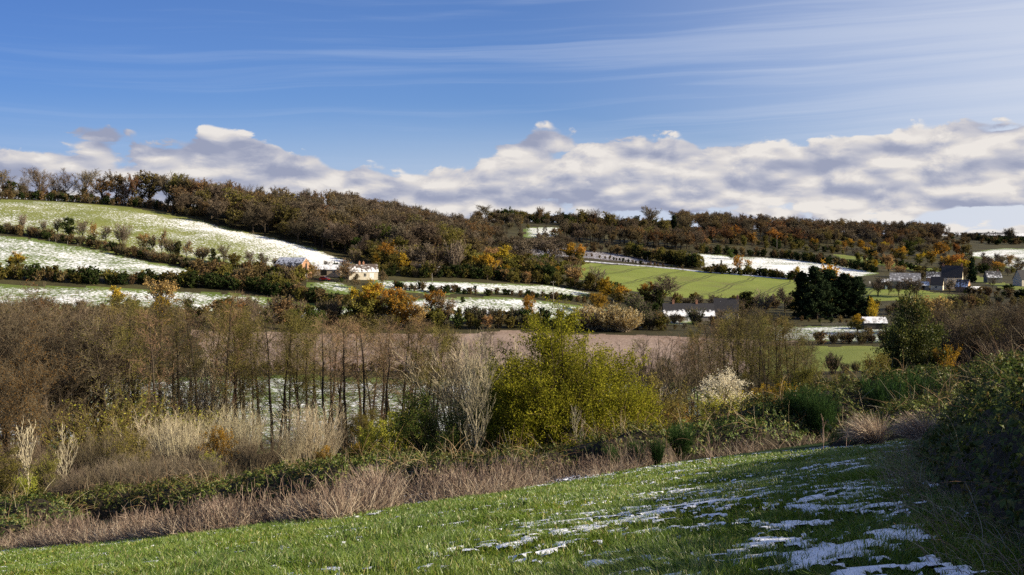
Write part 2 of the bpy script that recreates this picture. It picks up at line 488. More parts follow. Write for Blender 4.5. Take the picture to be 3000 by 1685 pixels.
snow = np.zeros(len(verts))
fid = np.zeros(len(quads), int)
qx, qy = cx[:, 0], cx[:, 1]
nz = fbm(vx / 40, vy / 40, 4, 3)
rough = (vy > meadow_y(vx)) & (vy < 50)
wig = fbm(qx / 14, qy / 18, 4, 2, 0.6)
def setf(i, key, val):
    fid[inside(qx + 3.0 * wig, qy + 6.0 * wig, PW_[key])] = i
    sel = inside(vx, vy, PW_[key])
    s_ = (val(vx[sel], vy[sel], vc[sel]) if callable(val) else val)
    ring = np.vstack([PW_[key], PW_[key][:1]])
    edge = seg_dist(vx[sel], vy[sel], ring) + 2.5 * fbm(vx[sel] / 7, vy[sel] / 7, 2, 1)
    snow[sel] = s_ - 0.22 * np.exp(-(np.maximum(edge, 0) / 3.5) ** 2)
snow[:] = 0.13 + 0.1 * nz + 0.16 * rough
HILL_EDGE = PW_['hill'][5:10]
def hill_snow(x, y, c):
    d = seg_dist(x, y, HILL_EDGE)
    e = seg_dist(x, y, PW_['hill'][0:6])
    s = 0.385 + 0.17 * np.exp(-(d / 26) ** 2) + 0.10 * np.clip((c - 450) / 500, 0, 1)
    s = s + 0.05 * fbm(x / 30, y / 12, 3, 4) + 0.05 * np.clip(1 - c / 300, 0, 1)
    g = np.clip(1 - e / 13, 0, 1) * np.clip((620 - c) / 200, 0, 1)
    return s - 0.4 * g
setf(1, 'hill', hill_snow)
setf(2, 'mid', lambda x, y, c: 0.50 + 0.10 * np.clip((c - 380) / 200, 0, 1) + 0.05 * fbm(x / 20, y / 9, 3, 4))
setf(3, 'low', lambda x, y, c: 0.51 + 0.05 * fbm(x / 20, y / 9, 3, 5))
setf(4, 'up', lambda x, y, c: 0.55 + 0.05 * fbm(x / 20, y / 9, 3, 5))
setf(5, 'down', lambda x, y, c: 0.53 + 0.06 * fbm(x / 20, y / 9, 3, 5))
setf(6, 'stub', lambda x, y, c: 0.16 + 0.12 * fbm(x / 30, y / 12, 3, 4))
setf(7, 'val', lambda x, y, c: 0.47 + 0.10 * fbm(x / 14, y / 9, 3, 5))
setf(8, 'wheat', 0.0)
setf(9, 'plough', 0.42)
setf(10, 'snowr', lambda x, y, c: 0.60 + 0.06 * fbm(x / 25, y / 12, 3, 5))
setf(11, 'strip', 0.25)
setf(12, 'far', lambda x, y, c: 0.54 + 0.12 * fbm(x / 60, y / 30, 3, 5))
setf(13, 'tops', 0.55)
setf(14, 'padd', 0.52)
setf(15, 'padg', 0.2)
setf(16, 'spr', 0.1)
setf(17, 'yard', 0.5)
near_m = (qy < meadow_y(qx) + 0.5)
fid[near_m] = 18
snow[vy < meadow_y(vx) + 1] = 0.0
FIELDS = [('ground', 'scrub_ground', 'brown undergrowth ground between the fields and under the woods', 'ground'),
 ('hill_field', 'grass_snow_fine', 'large sloping green pasture with thin snow below the hilltop wood', 'field'),
 ('middle_field', 'grass_snow', 'snowy wedge shaped pasture between the two hillside hedges', 'field'),
 ('lower_field', 'grass_snow', 'long narrow snowy pasture above the alder trees', 'field'),
 ('upper_strip_field', 'grass_snow', 'snowy strip of pasture above the low hedge in the valley centre', 'field'),
 ('lower_strip_field', 'grass_snow', 'snowy pasture below the low hedge behind the big green willow', 'field'),
 ('stubble_field', 'stubble', 'flat pinkish brown stubble field on the valley floor', 'field'),
 ('valley_field', 'grass_snow', 'snow speckled meadow on the valley floor behind the alder trunks', 'field'),
 ('wheat_field', 'winter_wheat', 'bright green field of young wheat with wheel lines', 'field'),
 ('ploughed_field', 'soil_snow', 'dark ploughed field with lines of purple grey snow', 'field'),
 ('snow_field', 'grass_snow', 'white snowy field above the hedge beyond the wheat', 'field'),
 ('pasture_strip', 'pasture', 'pale green strip of pasture behind the farm barn', 'field'),
 ('far_field', 'grass_snow', 'snowy field on the far slope at the right edge', 'field'),
 ('hilltop_field', 'grass_snow', 'small snow patch among the trees under the lone oak skyline', 'field'),
 ('paddock', 'grass_snow', 'small snowy paddock in front of the dark conifers', 'field'),
 ('green_paddock', 'pasture', 'green patch of grass beside the ivy covered tree', 'field'),
 ('garden_lawn', 'pasture', 'bright green lawn behind the dark spruce', 'field'),
 ('yard', 'grass_snow', 'snowy yard below the red car', 'yard'),
 ('meadow', 'meadow_soil', 'green meadow sloping down in the foreground', 'meadow')]
for i, (nm, mt, lab, cat) in enumerate(FIELDS):
    q = quads[fid == i]
    if not len(q): continue
    used, inv = np.unique(q, return_inverse=True)
    me = build_mesh(nm, verts[used], [inv.reshape(q.shape)], [M[mt]], [0], True, {'snow': snow[used]})
    tag(link(nm, me), lab, cat, kind='structure')

# ------------------------------------------------------------------ plant materials
def leaf_mat(name, cols, trans=0.35, gloss=0.0, vary=1.0):
    m, nt = new_mat(name)
    g = nt.n('ShaderNodeNewGeometry')
    oi = nt.n('ShaderNodeObjectInfo')
    c = nt.ramp(g.outputs['Random Per Island'], [(i / (len(cols) - 1), q) for i, q in enumerate(cols)])
    hs = nt.n('ShaderNodeHueSaturation')
    nt.link(c, hs.inputs['Color'])
    nt.link(nt.lin(oi.outputs['Random'], 0, 1, 0.5 - 0.018 * vary, 0.5 + 0.018 * vary), hs.inputs['Hue'])
    nt.link(nt.lin(nt.m('FRACT', nt.m('MULTIPLY', oi.outputs['Random'], 7.31)), 0, 1, 1 - .3 * vary, 1 + .25 * vary), hs.inputs['Value'])
    d = nt.n('ShaderNodeBsdfDiffuse'); nt.link(hs.outputs[0], d.inputs[0])
    o = nt.n('ShaderNodeOutputMaterial')
    if trans > 0:
        t = nt.n('ShaderNodeBsdfTranslucent'); nt.link(hs.outputs[0], t.inputs[0])
        x = nt.n('ShaderNodeMixShader'); x.inputs[0].default_value = trans
        nt.link(d.outputs[0], x.inputs[1]); nt.link(t.outputs[0], x.inputs[2])
        fin = x.outputs[0]
        if gloss:
            gl = nt.n('ShaderNodeBsdfGlossy'); gl.inputs['Roughness'].default_value = 0.38
            x2 = nt.n('ShaderNodeMixShader'); x2.inputs[0].default_value = gloss
            nt.link(fin, x2.inputs[1]); nt.link(gl.outputs[0], x2.inputs[2]); fin = x2.outputs[0]
        nt.link(fin, o.inputs[0])
    else:
        nt.link(d.outputs[0], o.inputs[0])
    return m
def bark_mat(name, c0, c1):
    m, nt = new_mat(name)
    oi = nt.n('ShaderNodeObjectInfo')
    tc = nt.n('ShaderNodeTexCoord')
    n = nt.noise(tc.outputs['Object'], 3.0, 4, 0.6)
    c = nt.ramp(n, [(0.35, c0), (0.65, c1)])
    hs = nt.n('ShaderNodeHueSaturation')
    nt.link(c, hs.inputs['Color'])
    nt.link(nt.lin(oi.outputs['Random'], 0, 1, 0.75, 1.3), hs.inputs['Value'])
    d = nt.n('ShaderNodeBsdfDiffuse'); nt.link(hs.outputs[0], d.inputs[0])
    o = nt.n('ShaderNodeOutputMaterial'); nt.link(d.outputs[0], o.inputs[0])
    return m
BK = {
 'dark': bark_mat('dark bark', (.030,.024,.018), (.060,.048,.036)),
 'brown': bark_mat('brown bark', (.060,.046,.032), (.11,.085,.06)),
 'grey': bark_mat('grey bark', (.10,.085,.065), (.17,.15,.12)),
 'pale': bark_mat('pale bark', (.26,.23,.16), (.40,.36,.26)),
}
LF = {
 'twig': leaf_mat('brown twigs', [(.075,.058,.040), (.125,.098,.066), (.18,.145,.098)], 0.0),
 'twig_red': leaf_mat('red brown twigs', [(.12,.078,.048), (.195,.128,.078), (.27,.18,.11)], 0.0),
 'twig_grey': leaf_mat('grey brown twigs', [(.09,.072,.052), (.15,.12,.088), (.21,.175,.13)], 0.0),
 'twig_pale': leaf_mat('pale twigs', [(.24,.20,.13), (.36,.31,.21), (.48,.42,.30)], 0.0),
 'twig_olive': leaf_mat('olive twigs', [(.085,.070,.028), (.14,.115,.046), (.20,.165,.066)], 0.0),
 'russet': leaf_mat('russet leaves', [(.12,.062,.024), (.20,.105,.038), (.27,.155,.06)], 0.3),
 'brownleaf': leaf_mat('brown oak leaves', [(.10,.070,.032), (.165,.115,.05), (.23,.165,.075)], 0.3),
 'orange': leaf_mat('orange leaves', [(.24,.115,.02), (.38,.19,.032), (.48,.27,.055)], 0.35),
 'gold': leaf_mat('golden leaves', [(.24,.14,.012), (.40,.25,.025), (.52,.36,.05)], 0.35),
 'tan': leaf_mat('tan leaves', [(.20,.12,.04), (.31,.20,.075), (.42,.29,.12)], 0.3),
 'olive': leaf_mat('olive leaves', [(.085,.078,.020), (.15,.135,.034), (.22,.19,.05)], 0.35),
 'green': leaf_mat('green leaves', [(.035,.055,.012), (.07,.10,.022), (.12,.15,.035)], 0.35),
 'willow': leaf_mat('yellow green willow leaves', [(.10,.108,.011), (.195,.20,.018), (.34,.31,.035)], 0.42, 0.0, 0.0),
 'lime': leaf_mat('lime leaves', [(.22,.25,.03), (.34,.36,.05), (.48,.46,.09)], 0.4),
 'dark': leaf_mat('dark green leaves', [(.016,.026,.009), (.032,.048,.015), (.055,.075,.022)], 0.2),
 'ivy': leaf_mat('ivy leaves', [(.024,.036,.010), (.052,.066,.016), (.11,.115,.026)], 0.2, 0.012),
 'conifer': leaf_mat('conifer needles', [(.012,.022,.011), (.022,.038,.018), (.042,.060,.026)], 0.1),
 'cream': leaf_mat('cream seed heads', [(.50,.44,.30), (.68,.62,.46), (.80,.76,.62)], 0.35, 0.0, 0.0),
 'broom': leaf_mat('green broom stems', [(.022,.045,.014), (.04,.075,.022), (.065,.11,.035)], 0.15),
 'bramble': leaf_mat('bramble leaves', [(.028,.042,.011), (.062,.088,.020), (.10,.135,.03), (.14,.165,.04), (.19,.13,.045)], 0.25, 0.018),
}

# ------------------------------------------------------------------ branching
def norm(a):
    return a / np.maximum(np.linalg.norm(a, axis=-1, keepdims=True), 1e-9)
UP = np.array([0, 0, 1.0])
def grow(rng, P, Rr, m, t0, t1, L, ang, angj=0.15, up=0.2, k=4, bend=0.15, curl=0.0, rk=0.55, tip=0.25, rmax=None):
    """m children from every polyline of P (n,k,3); L is a length or f(t, parent index)"""
    n, kk, _ = P.shape
    N = n * m
    idx = np.repeat(np.arange(n), m)
    t = np.clip((np.tile(np.arange(m), n) + rng.uniform(0, 1, N)) / m, 0, 1) * (t1 - t0) + t0
    f = t * (kk - 1); i = np.minimum(f.astype(int), kk - 2); ww = (f - i)[:, None]
    p0 = P[idx, i]; p1 = P[idx, i + 1]
    start = p0 * (1 - ww) + p1 * ww
    T = norm(p1 - p0)
    rad = Rr[idx, i] * (1 - ww[:, 0]) + Rr[idx, i + 1] * ww[:, 0]
    perp = norm(np.cross(T, rng.normal(size=(N, 3))))
    a = (ang + rng.normal(0, angj, N))[:, None]
    d = norm(np.cos(a) * T + np.sin(a) * perp + up * UP)
    ln = L(t, idx) if callable(L) else np.full(N, L)
    ln = ln * rng.uniform(0.7, 1.25, N)
    C = np.zeros((N, k, 3)); C[:, 0] = start
    for s in range(1, k):
        d = norm(d + rng.normal(0, bend, (N, 3)) + curl * UP)
        C[:, s] = C[:, s - 1] + d * (ln / (k - 1))[:, None]
    r0 = rad * rk
    if rmax is not None: r0 = np.minimum(r0, rmax)
    CR = r0[:, None] * np.linspace(1, tip, k)[None, :]
    return C, CR
def tubes(P, Rr, s=5):
    n, k, _ = P.shape
    T = np.empty_like(P)
    T[:, 1:-1] = P[:, 2:] - P[:, :-2]
    T[:, 0] = P[:, 1] - P[:, 0]; T[:, -1] = P[:, -1] - P[:, -2]
    T = norm(T)
    ref = np.where(np.abs(T[..., 2:3]) > 0.9, np.array([1.0, 0, 0]), np.array([0, 0, 1.0]))
    A = norm(np.cross(T, ref)); B = np.cross(T, A)
    th = np.arange(s) * 2 * math.pi / s
    V = P[:, :, None, :] + Rr[:, :, None, None] * (np.cos(th)[None, None, :, None] * A[:, :, None, :] + np.sin(th)[None, None, :, None] * B[:, :, None, :])
    base = (np.arange(n) * k * s)[:, None, None] + (np.arange(k - 1) * s)[None, :, None]
    j = np.arange(s)[None, None, :]; j2 = (j + 1) % s
    Fq = np.stack([base + j, base + j2, base + s + j2, base + s + j], -1).reshape(-1, 4)
    return V.reshape(-1, 3), Fq
def ribbons(rng, P, w0, w1):
    """thin flat twigs, each turned its own way"""
    n, k, _ = P.shape
    T = norm(P[:, -1] - P[:, 0])
    S = norm(np.cross(T, rng.normal(size=(n, 3))))
    wd = np.linspace(w0, w1, k)[None, :, None] / 2
    V = np.stack([P - S[:, None] * wd, P + S[:, None] * wd], 2).reshape(-1, 3)
    base = (np.arange(n) * k * 2)[:, None] + (np.arange(k - 1) * 2)[None, :]
    Fq = np.stack([base, base + 1, base + 3, base + 2], -1).reshape(-1, 4)
    return V, Fq
def leaves(rng, C, size, asp=0.6, droop=0.0, flat=0.0):
    """rhombic leaf faces centred on the points C"""
    n = len(C)
    nn = rng.normal(size=(n, 3)); nn[:, 2] += flat
    nn = norm(nn)
    d = rng.normal(size=(n, 3)); d[:, 2] -= droop
    d = norm(np.cross(nn, np.cross(d, nn)))
    b = np.cross(nn, d)
    s = (size * rng.uniform(0.6, 1.35, n))[:, None]
    V = np.stack([C - d * s * .5, C + b * s * asp * .5, C + d * s * .5, C - b * s * asp * .5], 1).reshape(-1, 3)
    Fq = np.arange(n * 4).reshape(n, 4)
    return V, Fq
def along(rng, P, n, t0=0.3, jit=0.1):
    i = rng.integers(0, len(P), n)
    t = rng.uniform(t0, 1, n) * (P.shape[1] - 1)
    j = np.minimum(t.astype(int), P.shape[1] - 2); f = (t - j)[:, None]
    return P[i, j] * (1 - f) + P[i, j + 1] * f + rng.normal(0, jit, (n, 3))
def stem(rng, H, r0, lean=0.03, k=9, tip=0.12, wob=0.015):
    z = np.linspace(0, 1, k)
    th = rng.uniform(0, 6.28)
    x = lean * H * z ** 1.4 * math.cos(th) + np.cumsum(rng.normal(0, wob * H / k, k))
    y = lean * H * z ** 1.4 * math.sin(th) + np.cumsum(rng.normal(0, wob * H / k, k))
    P = np.stack([x - x[0], y - y[0], z * H - 0.25], -1)[None]
    Rr = (r0 * (1 - (1 - tip) * z ** 0.9))[None].copy()
    Rr[0, 0] *= 1.35
    return P, Rr

# Each maker returns (list of (part name, mesh), height). px = size in metres of one picture dot where the tree stands.
def pack(name, wood, wood_mat, foli, foli_mats, H, wood_name='trunk', foli_name='crown'):
    return dict(parts=[(wood_name, wood.mesh(name + ' ' + wood_name, [wood_mat])), (foli_name, foli.mesh(name + ' ' + foli_name, foli_mats))], H=H)

def alder(seed, px, twig, leafm=None, nleaf=0, H=15.0, spread=0.17, lod=1.0):
    """slender straight tree, thin level side branches, narrow crown"""
    rng = np.random.default_rng(seed)
    P, Rr = stem(rng, H, rng.uniform(.14, .22), rng.uniform(0.02, 0.13), 11, 0.1, 0.045)
    W = Geo(); C = Geo()
    W.add(*tubes(P, Rr, 6))
    env = lambda t: np.interp(t, [0.1, 0.3, 0.5, 0.7, 0.88, 1.0], [0.55, .75, 1.0, 0.95, 0.6, 0.2])
    b1, r1 = grow(rng, P, Rr, int(52 * lod), 0.12, 1.0, lambda t, i: spread * H * env(t), 1.12, 0.2, 0.28, 5, 0.10, 0.05, 0.30, 0.3, 0.035)
    W.add(*tubes(b1, np.maximum(r1, px * 0.10), 3))
    low = b1[:, 0, 2] < 0.38 * H
    keep = ~low | (rng.uniform(size=len(b1)) < 0.55)
    b1, r1 = b1[keep], r1[keep]
    b2, r2 = grow(rng, b1, r1, 8, 0.2, 1.0, H * 0.058, 0.75, 0.25, 0.15, 3, 0.2, 0.03)
    C.add(*ribbons(rng, b2, px * 0.22, px * 0.1), 0)
    b3, r3 = grow(rng, b2, r2, 5, 0.15, 1.0, H * 0.03, 0.8, 0.3, 0.1, 3, 0.25)
    C.add(*ribbons(rng, b3, px * 0.16, px * 0.07), 0)
    if nleaf:
        hi = b2[b2[:, 0, 2] > 0.42 * H]
        C.add(*leaves(rng, along(rng, hi, nleaf, 0.2, 0.18), px * 0.9), 1)
    return pack('alder', W, BK['dark'], C, [LF[twig]] + ([LF[leafm]] if leafm else []), H)

def oak(seed, px, twig, leafm=None, nleaf=0, H=15.0, wide=0.42, clear=0.22, lod=1.0, leafsize=1.0, bark='dark'):
    """broad round-headed tree with spreading limbs; leafless, or thinly or fully leaved"""
    rng = np.random.default_rng(seed)
    P, Rr = stem(rng, H * 0.62, 0.026 * H, 0.03, 8, 0.35, 0.03)
    W = Geo(); C = Geo()
    W.add(*tubes(P, Rr, 7))
    env = lambda t: np.interp(t, [0.0, 0.3, 0.6, 1.0], [0.75, 1.0, 1.0, 0.85])
    b1, r1 = grow(rng, P, Rr, 13, clear / 0.62, 1.0, lambda t, i: wide * H * env(t), 0.85, 0.22, 0.30, 6, 0.14, 0.08, 0.55, 0.2)
    W.add(*tubes(b1, r1, 5))
    b2, r2 = grow(rng, b1, r1, int(9 * lod), 0.25, 1.0, H * 0.17, 0.7, 0.25, 0.18, 4, 0.17, 0.04, 0.5, 0.3)
    W.add(*tubes(b2, np.maximum(r2, px * 0.09), 3))
    b3, r3 = grow(rng, b2, r2, 6, 0.2, 1.0, H * 0.075, 0.7, 0.3, 0.10, 3, 0.22, 0.02)
    C.add(*ribbons(rng, b3, px * 0.24, px * 0.12), 0)
    b4, r4 = grow(rng, b3, r3, int(4 * lod), 0.2, 1.0, H * 0.04, 0.7, 0.3, 0.05, 3, 0.25)
    C.add(*ribbons(rng, b4, px * 0.16, px * 0.08), 0)
    if nleaf:
        tgt = b4[rng.uniform(size=len(b4)) < 0.75]
        C.add(*leaves(rng, along(rng, tgt, nleaf, 0.0, H * 0.012), px * leafsize), 1)
    return pack('oak', W, BK[bark], C, [LF[twig]] + ([LF[leafm]] if leafm else []), H)

def bushy(seed, px, twig, leafm, nleaf, H=9.0, wide=0.36, nst=5, leafsize=1.0, low=0.12, top2=None, ntop=0):
    """round, densely leaved small tree or big shrub on a few stems, foliage in clumps down to near the ground"""
    rng = np.random.default_rng(seed)
    W = Geo(); C = Geo()
    ps = []; rs = []
    for i in range(nst):
        P, Rr = stem(rng, H * rng.uniform(0.62, 0.9), 0.016 * H, rng.uniform(0.05, 0.32) if nst > 1 else 0.04, 8, 0.2, 0.03)
        ps.append(P); rs.append(Rr)
    P = np.concatenate(ps); Rr = np.concatenate(rs)
    W.add(*tubes(P, Rr, 5))
    env = lambda t: np.interp(t, [0.0, 0.15, 0.45, 0.75, 1.0], [0.55, 0.85, 1.0, 0.8, 0.4])
    b1, r1 = grow(rng, P, Rr, max(3, 46 // nst), low, 1.0, lambda t, i: wide * H * env(t) * (0.9 if nst > 1 else 1.05), 0.95, 0.3, 0.22, 4, 0.18, 0.05, 0.5, 0.3)
    W.add(*tubes(b1, np.maximum(r1, px * 0.08), 3))
    b2, r2 = grow(rng, b1, r1, 6, 0.25, 1.0, H * 0.12, 0.8, 0.3, 0.12, 3, 0.2)
    C.add(*ribbons(rng, b2, px * 0.2, px * 0.1), 0)
    # uneven outline: part of the branchlets carry dense clumps, part few leaves
    wgt = rng.uniform(0, 1, len(b2)) ** 1.6
    pick = rng.choice(len(b2), nleaf, p=wgt / wgt.sum())
    pts = along(rng, b2[pick][:, :, :], nleaf, 0.0, 0) if False else None
    t = rng.uniform(0.1, 1.0, nleaf) * 2
    j = np.minimum(t.astype(int), 1); f = (t - j)[:, None]
    pts = b2[pick, j] * (1 - f) + b2[pick, j + 1] * f + rng.normal(0, H * 0.022, (nleaf, 3))
    pts[:, 2] = np.abs(pts[:, 2])
    mats = [LF[twig], LF[leafm]]
    if top2:
        hi = pts[:, 2] + rng.normal(0, H * 0.08, nleaf) > H * 0.62
        C.add(*leaves(rng, pts[hi], px * leafsize), 2)
        pts = pts[~hi]; mats.append(LF[top2])
    C.add(*leaves(rng, pts, px * leafsize), 1)
    return pack('bush', W, BK['brown'], C, mats, H)

def conifer(seed, px, H=20.0, wide=0.24, droop=-0.12, nleaf=32000, narrow=False, leafsize=1.4):
    rng = np.random.default_rng(seed)
    P, Rr = stem(rng, H, 0.02 * H, 0.02, 10, 0.08, 0.01)
    W = Geo(); C = Geo()
    W.add(*tubes(P, Rr, 6))
    if narrow:
        env = lambda t: np.interp(t, [0.0, 0.1, 0.5, 1.0], [0.9, 1.0, 0.62, 0.05])
    else:
        env = lambda t: np.interp(t, [0.0, 0.15, 0.4, 0.7, 0.9, 1.0], [0.9, 1.05, 0.9, 0.55, 0.25, 0.05])
    b1, r1 = grow(rng, P, Rr, 90, 0.06, 1.0, lambda t, i: wide * H * env(t) * rng.uniform(0.55, 1.2, len(t)), 1.35, 0.15, 0.12, 5, 0.06, droop, 0.3, 0.3)
    W.add(*tubes(b1, r1, 3))
    b2, r2 = grow(rng, b1, r1, 8, 0.2, 1.0, H * 0.07, 0.7, 0.2, -0.05 if narrow else 0.12, 3, 0.12, droop * 0.5)
    C.add(*ribbons(rng, b2, px * 0.35, px * 0.2), 0)
    C.add(*leaves(rng, along(rng, b2, nleaf, 0.0, H * 0.012), px * leafsize, 0.45, 0.3), 0)
    return pack('conifer', W, BK['dark'], C, [LF['conifer']], H)

def stems_shrub(seed, px, twig, H=3.5, nst=40, splay=0.5, leafm=None, nleaf=0, lod=1.0, curl=0.08, w=0.3, leafsize=1.0):
    """many thin upright stems from one stool, finely forked; bare or thinly leaved"""
    rng = np.random.default_rng(seed)
    k = 6
    th = rng.uniform(0, 6.28, nst); sp = splay * np.sqrt(rng.uniform(0.01, 1, nst))
    d = np.stack([np.cos(th) * sp, np.sin(th) * sp, np.ones(nst)], -1); d = norm(d)
    ln = H * rng.uniform(0.65, 1.05, nst)
    P = np.zeros((nst, k, 3)); P[:, 0] = np.stack([np.cos(th), np.sin(th), np.zeros(nst)], -1) * (sp * H * 0.18)[:, None]
    P[:, 0, 2] = -0.15
    for s in range(1, k):
        d = norm(d + rng.normal(0, 0.06, (nst, 3)) + curl * UP)
        P[:, s] = P[:, s - 1] + d * (ln / (k - 1))[:, None]
    Rr = np.maximum((0.008 * H * np.linspace(1, 0.25, k))[None].repeat(nst, 0), px * w * 0.3)
    W = Geo(); C = Geo()
    W.add(*tubes(P, Rr, 4))
    b2, r2 = grow(rng, P, Rr, int(9 * lod), 0.3, 1.0, H * 0.2, 0.5, 0.2, 0.2, 4, 0.1, 0.06)
    C.add(*ribbons(rng, b2, px * w, px * w * 0.5), 0)
    b3, r3 = grow(rng, b2, r2, int(5 * lod), 0.2, 1.0, H * 0.09, 0.55, 0.2, 0.15, 3, 0.15, 0.03)
    C.add(*ribbons(rng, b3, px * w * 0.7, px * w * 0.35), 0)
    mats = [LF[twig]]
    if nleaf:
        C.add(*leaves(rng, along(rng, b3, nleaf, 0.0, H * 0.012), px * leafsize), 1)
        mats.append(LF[leafm])
    return dict(parts=[('stem', W.mesh('shrub stems', [LF[twig]])), ('foliage', C.mesh('shrub twigs', mats))], H=H)

# ------------------------------------------------------------------ placing
N_MADE = {}
prng = np.random.default_rng(5)
def place(proto, name, x, y, s, label, cat, group=None, sx=1.0, rot=None, z=None, parts=True, sink=0.0):
    """an Empty at the foot of the plant, its parts as children (copies share their meshes)"""
    if z is None: z = float(hgt(x, y)) - sink
    e = bpy.data.objects.new(name, None)
    e.location = (x, y, z)
    e.rotation_euler = (0, 0, prng.uniform(0, 6.28) if rot is None else rot)
    e.scale = (s * sx, s * sx, s)
    e.empty_display_size = 0.1
    col.objects.link(e)
    tag(e, label, cat, group)
    for pn, me in proto['parts']:
        o = bpy.data.objects.new(pn, me)
        o.parent = e
        col.objects.link(o)
    return e
def solo(proto):
    """both parts of a far plant joined to one mesh"""
    if 'solo' in proto: return proto['solo']
    vs = []; fs = []; ms = []; mats = []; n = 0
    for pn, me in proto['parts']:
        v = np.empty(len(me.vertices) * 3, np.float32); me.vertices.foreach_get('co', v)
        f = np.empty(len(me.loops), np.int32); me.loops.foreach_get('vertex_index', f)
        mi = np.empty(len(me.polygons), np.int32); me.polygons.foreach_get('material_index', mi)
        vs.append(v.reshape(-1, 3)); fs.append(f.reshape(-1, 4) + n); ms.append(mi + len(mats))
        mats += list(me.materials); n += len(vs[-1])
    proto['solo'] = build_mesh('far plant', np.concatenate(vs), fs, mats, ms)
    return proto['solo']
def place_far(proto, name, x, y, s, label, cat, group=None, sx=1.0, z=None):
    if z is None: z = float(hgt(x, y))
    o = bpy.data.objects.new(name, solo(proto))
    o.location = (x, y, z)
    o.rotation_euler = (0, 0, prng.uniform(0, 6.28))
    o.scale = (s * sx, s * sx, s)
    col.objects.link(o)
    return tag(o, label, cat, group)
def at(px, d):
    return (px - 1500) / F * d, d
def tree(proto, px, ytop, d, name, label, cat='tree', group=None, sx=1.0, far=False, rot=None):
    """stand a plant at distance d under column px, tall enough for its tip to reach ytop"""
    x, y = at(px, d)
    z = float(hgt(x, y))
    H = max(1.0, -(ytop - HOR) / F * d - z)
    s = H / proto['H']
    if far: return place_far(proto, name, x, y, s, label, cat, group, sx)
    return place(proto, name, x, y, s, label, cat, group, sx, rot)
def real_height(proto):
    zs = []
    for pn, me in proto['parts']:
        v = np.empty(len(me.vertices) * 3, np.float32); me.vertices.foreach_get('co', v)
        zs.append(np.percentile(v.reshape(-1, 3)[:, 2], 99.7))
    proto['H'] = float(max(zs))
    return proto

# ------------------------------------------------------------------ plant kinds
rh = real_height
K = {}
def kinds(key, n, fn, *a, **k):
    K[key] = [rh(fn(sum(map(ord, key)) * 7 + 13 * i, *a, **k)) for i in range(n)]
def pick(key):
    v = K[key]
    return v[int(prng.integers(len(v)))]
# far woods, about 550-1000 m
kinds('wood_bare', 3, oak, 0.6, 'twig', H=16, wide=0.36, clear=0.22, lod=1.4)
kinds('wood_bare2', 2, oak, 0.6, 'twig_grey', H=16, wide=0.36, clear=0.22, lod=1.4)
kinds('wood_brown', 3, oak, 0.55, 'twig', 'brownleaf', 2400, H=15, wide=0.40, clear=0.2)
kinds('wood_russet', 2, oak, 0.55, 'twig', 'russet', 2400, H=15, wide=0.40, clear=0.2)
kinds('wood_olive', 2, oak, 0.55, 'twig', 'olive', 3200, H=14, wide=0.42, clear=0.15)
kinds('wood_orange', 2, oak, 0.7, 'twig', 'orange', 2600, H=14, wide=0.42, clear=0.15)
kinds('wood_slim', 2, alder, 0.6, 'twig', H=16, spread=0.13)
kinds('sky_oak', 3, oak, 0.42, 'twig', H=16, wide=0.52, clear=0.14, lod=1.2)
kinds('sky_oak_tan', 2, oak, 0.5, 'twig', 'brownleaf', 700, H=16, wide=0.50, clear=0.14, lod=1.2)
# mid distance, about 280-480 m
kinds('m_gold', 2, bushy, 0.38, 'twig', 'gold', 4200, H=9, wide=0.40, low=0.15, nst=3)
kinds('m_orange', 2, bushy, 0.38, 'twig', 'orange', 3400, H=9, wide=0.42, low=0.15, nst=3)
kinds('m_olive', 3, bushy, 0.38, 'twig', 'olive', 4600, H=9, wide=0.42, low=0.06, nst=4)
kinds('m_green', 2, bushy, 0.38, 'twig', 'green', 4600, H=9, wide=0.42, low=0.05, nst=4)
kinds('m_dark', 2, bushy, 0.38, 'twig', 'dark', 5200, H=7, wide=0.48, low=0.03, nst=4)
kinds('m_tan', 2, bushy, 0.36, 'twig_grey', 'tan', 2600, H=9, wide=0.44, low=0.1, nst=4)
kinds('m_russet', 2, bushy, 0.38, 'twig_red', 'russet', 3600, H=9, wide=0.44, low=0.1, nst=3)
kinds('m_olgold', 2, bushy, 0.38, 'twig', 'olive', 4800, H=10, wide=0.38, low=0.1, nst=3, top2='gold')
kinds('m_oltop', 2, bushy, 0.38, 'twig', 'olive', 4200, H=10, wide=0.38, low=0.1, nst=3, top2='orange')
kinds('m_gold_slim', 1, bushy, 0.36, 'twig', 'gold', 3000, H=10, wide=0.22, low=0.15, nst=1)
kinds('m_bare', 3, oak, 0.36, 'twig_grey', H=9, wide=0.42, clear=0.12, lod=1.2)
kinds('m_bare_pale', 2, stems_shrub, 0.34, 'twig_grey', H=8, nst=26, splay=0.35)
kinds('m_bare_tan', 2, oak, 0.34, 'twig_grey', 'tan', 1300, H=10, wide=0.46, clear=0.1, lod=1.3)
kinds('m_ivy', 2, bushy, 0.38, 'twig', 'ivy', 3600, H=8, wide=0.24, low=0.02, nst=2)
kinds('m_poplar', 1, bushy, 0.40, 'twig', 'olive', 7000, H=18, wide=0.26, low=0.05, nst=4)
kinds('m_dome', 2, stems_shrub, 0.32, 'twig_pale', H=5.5, nst=90, splay=0.95, leafm='tan', nleaf=5200, curl=-0.02)
kinds('m_brush', 3, stems_shrub, 0.36, 'twig', H=5, nst=50, splay=0.6, leafm='olive', nleaf=500)
kinds('m_brushg', 2, stems_shrub, 0.36, 'twig_grey', H=5, nst=50, splay=0.6, leafm='green', nleaf=900)
kinds('h_dark', 3, bushy, 0.36, 'twig', 'dark', 3000, H=4.2, wide=0.62, low=0.0, nst=5)
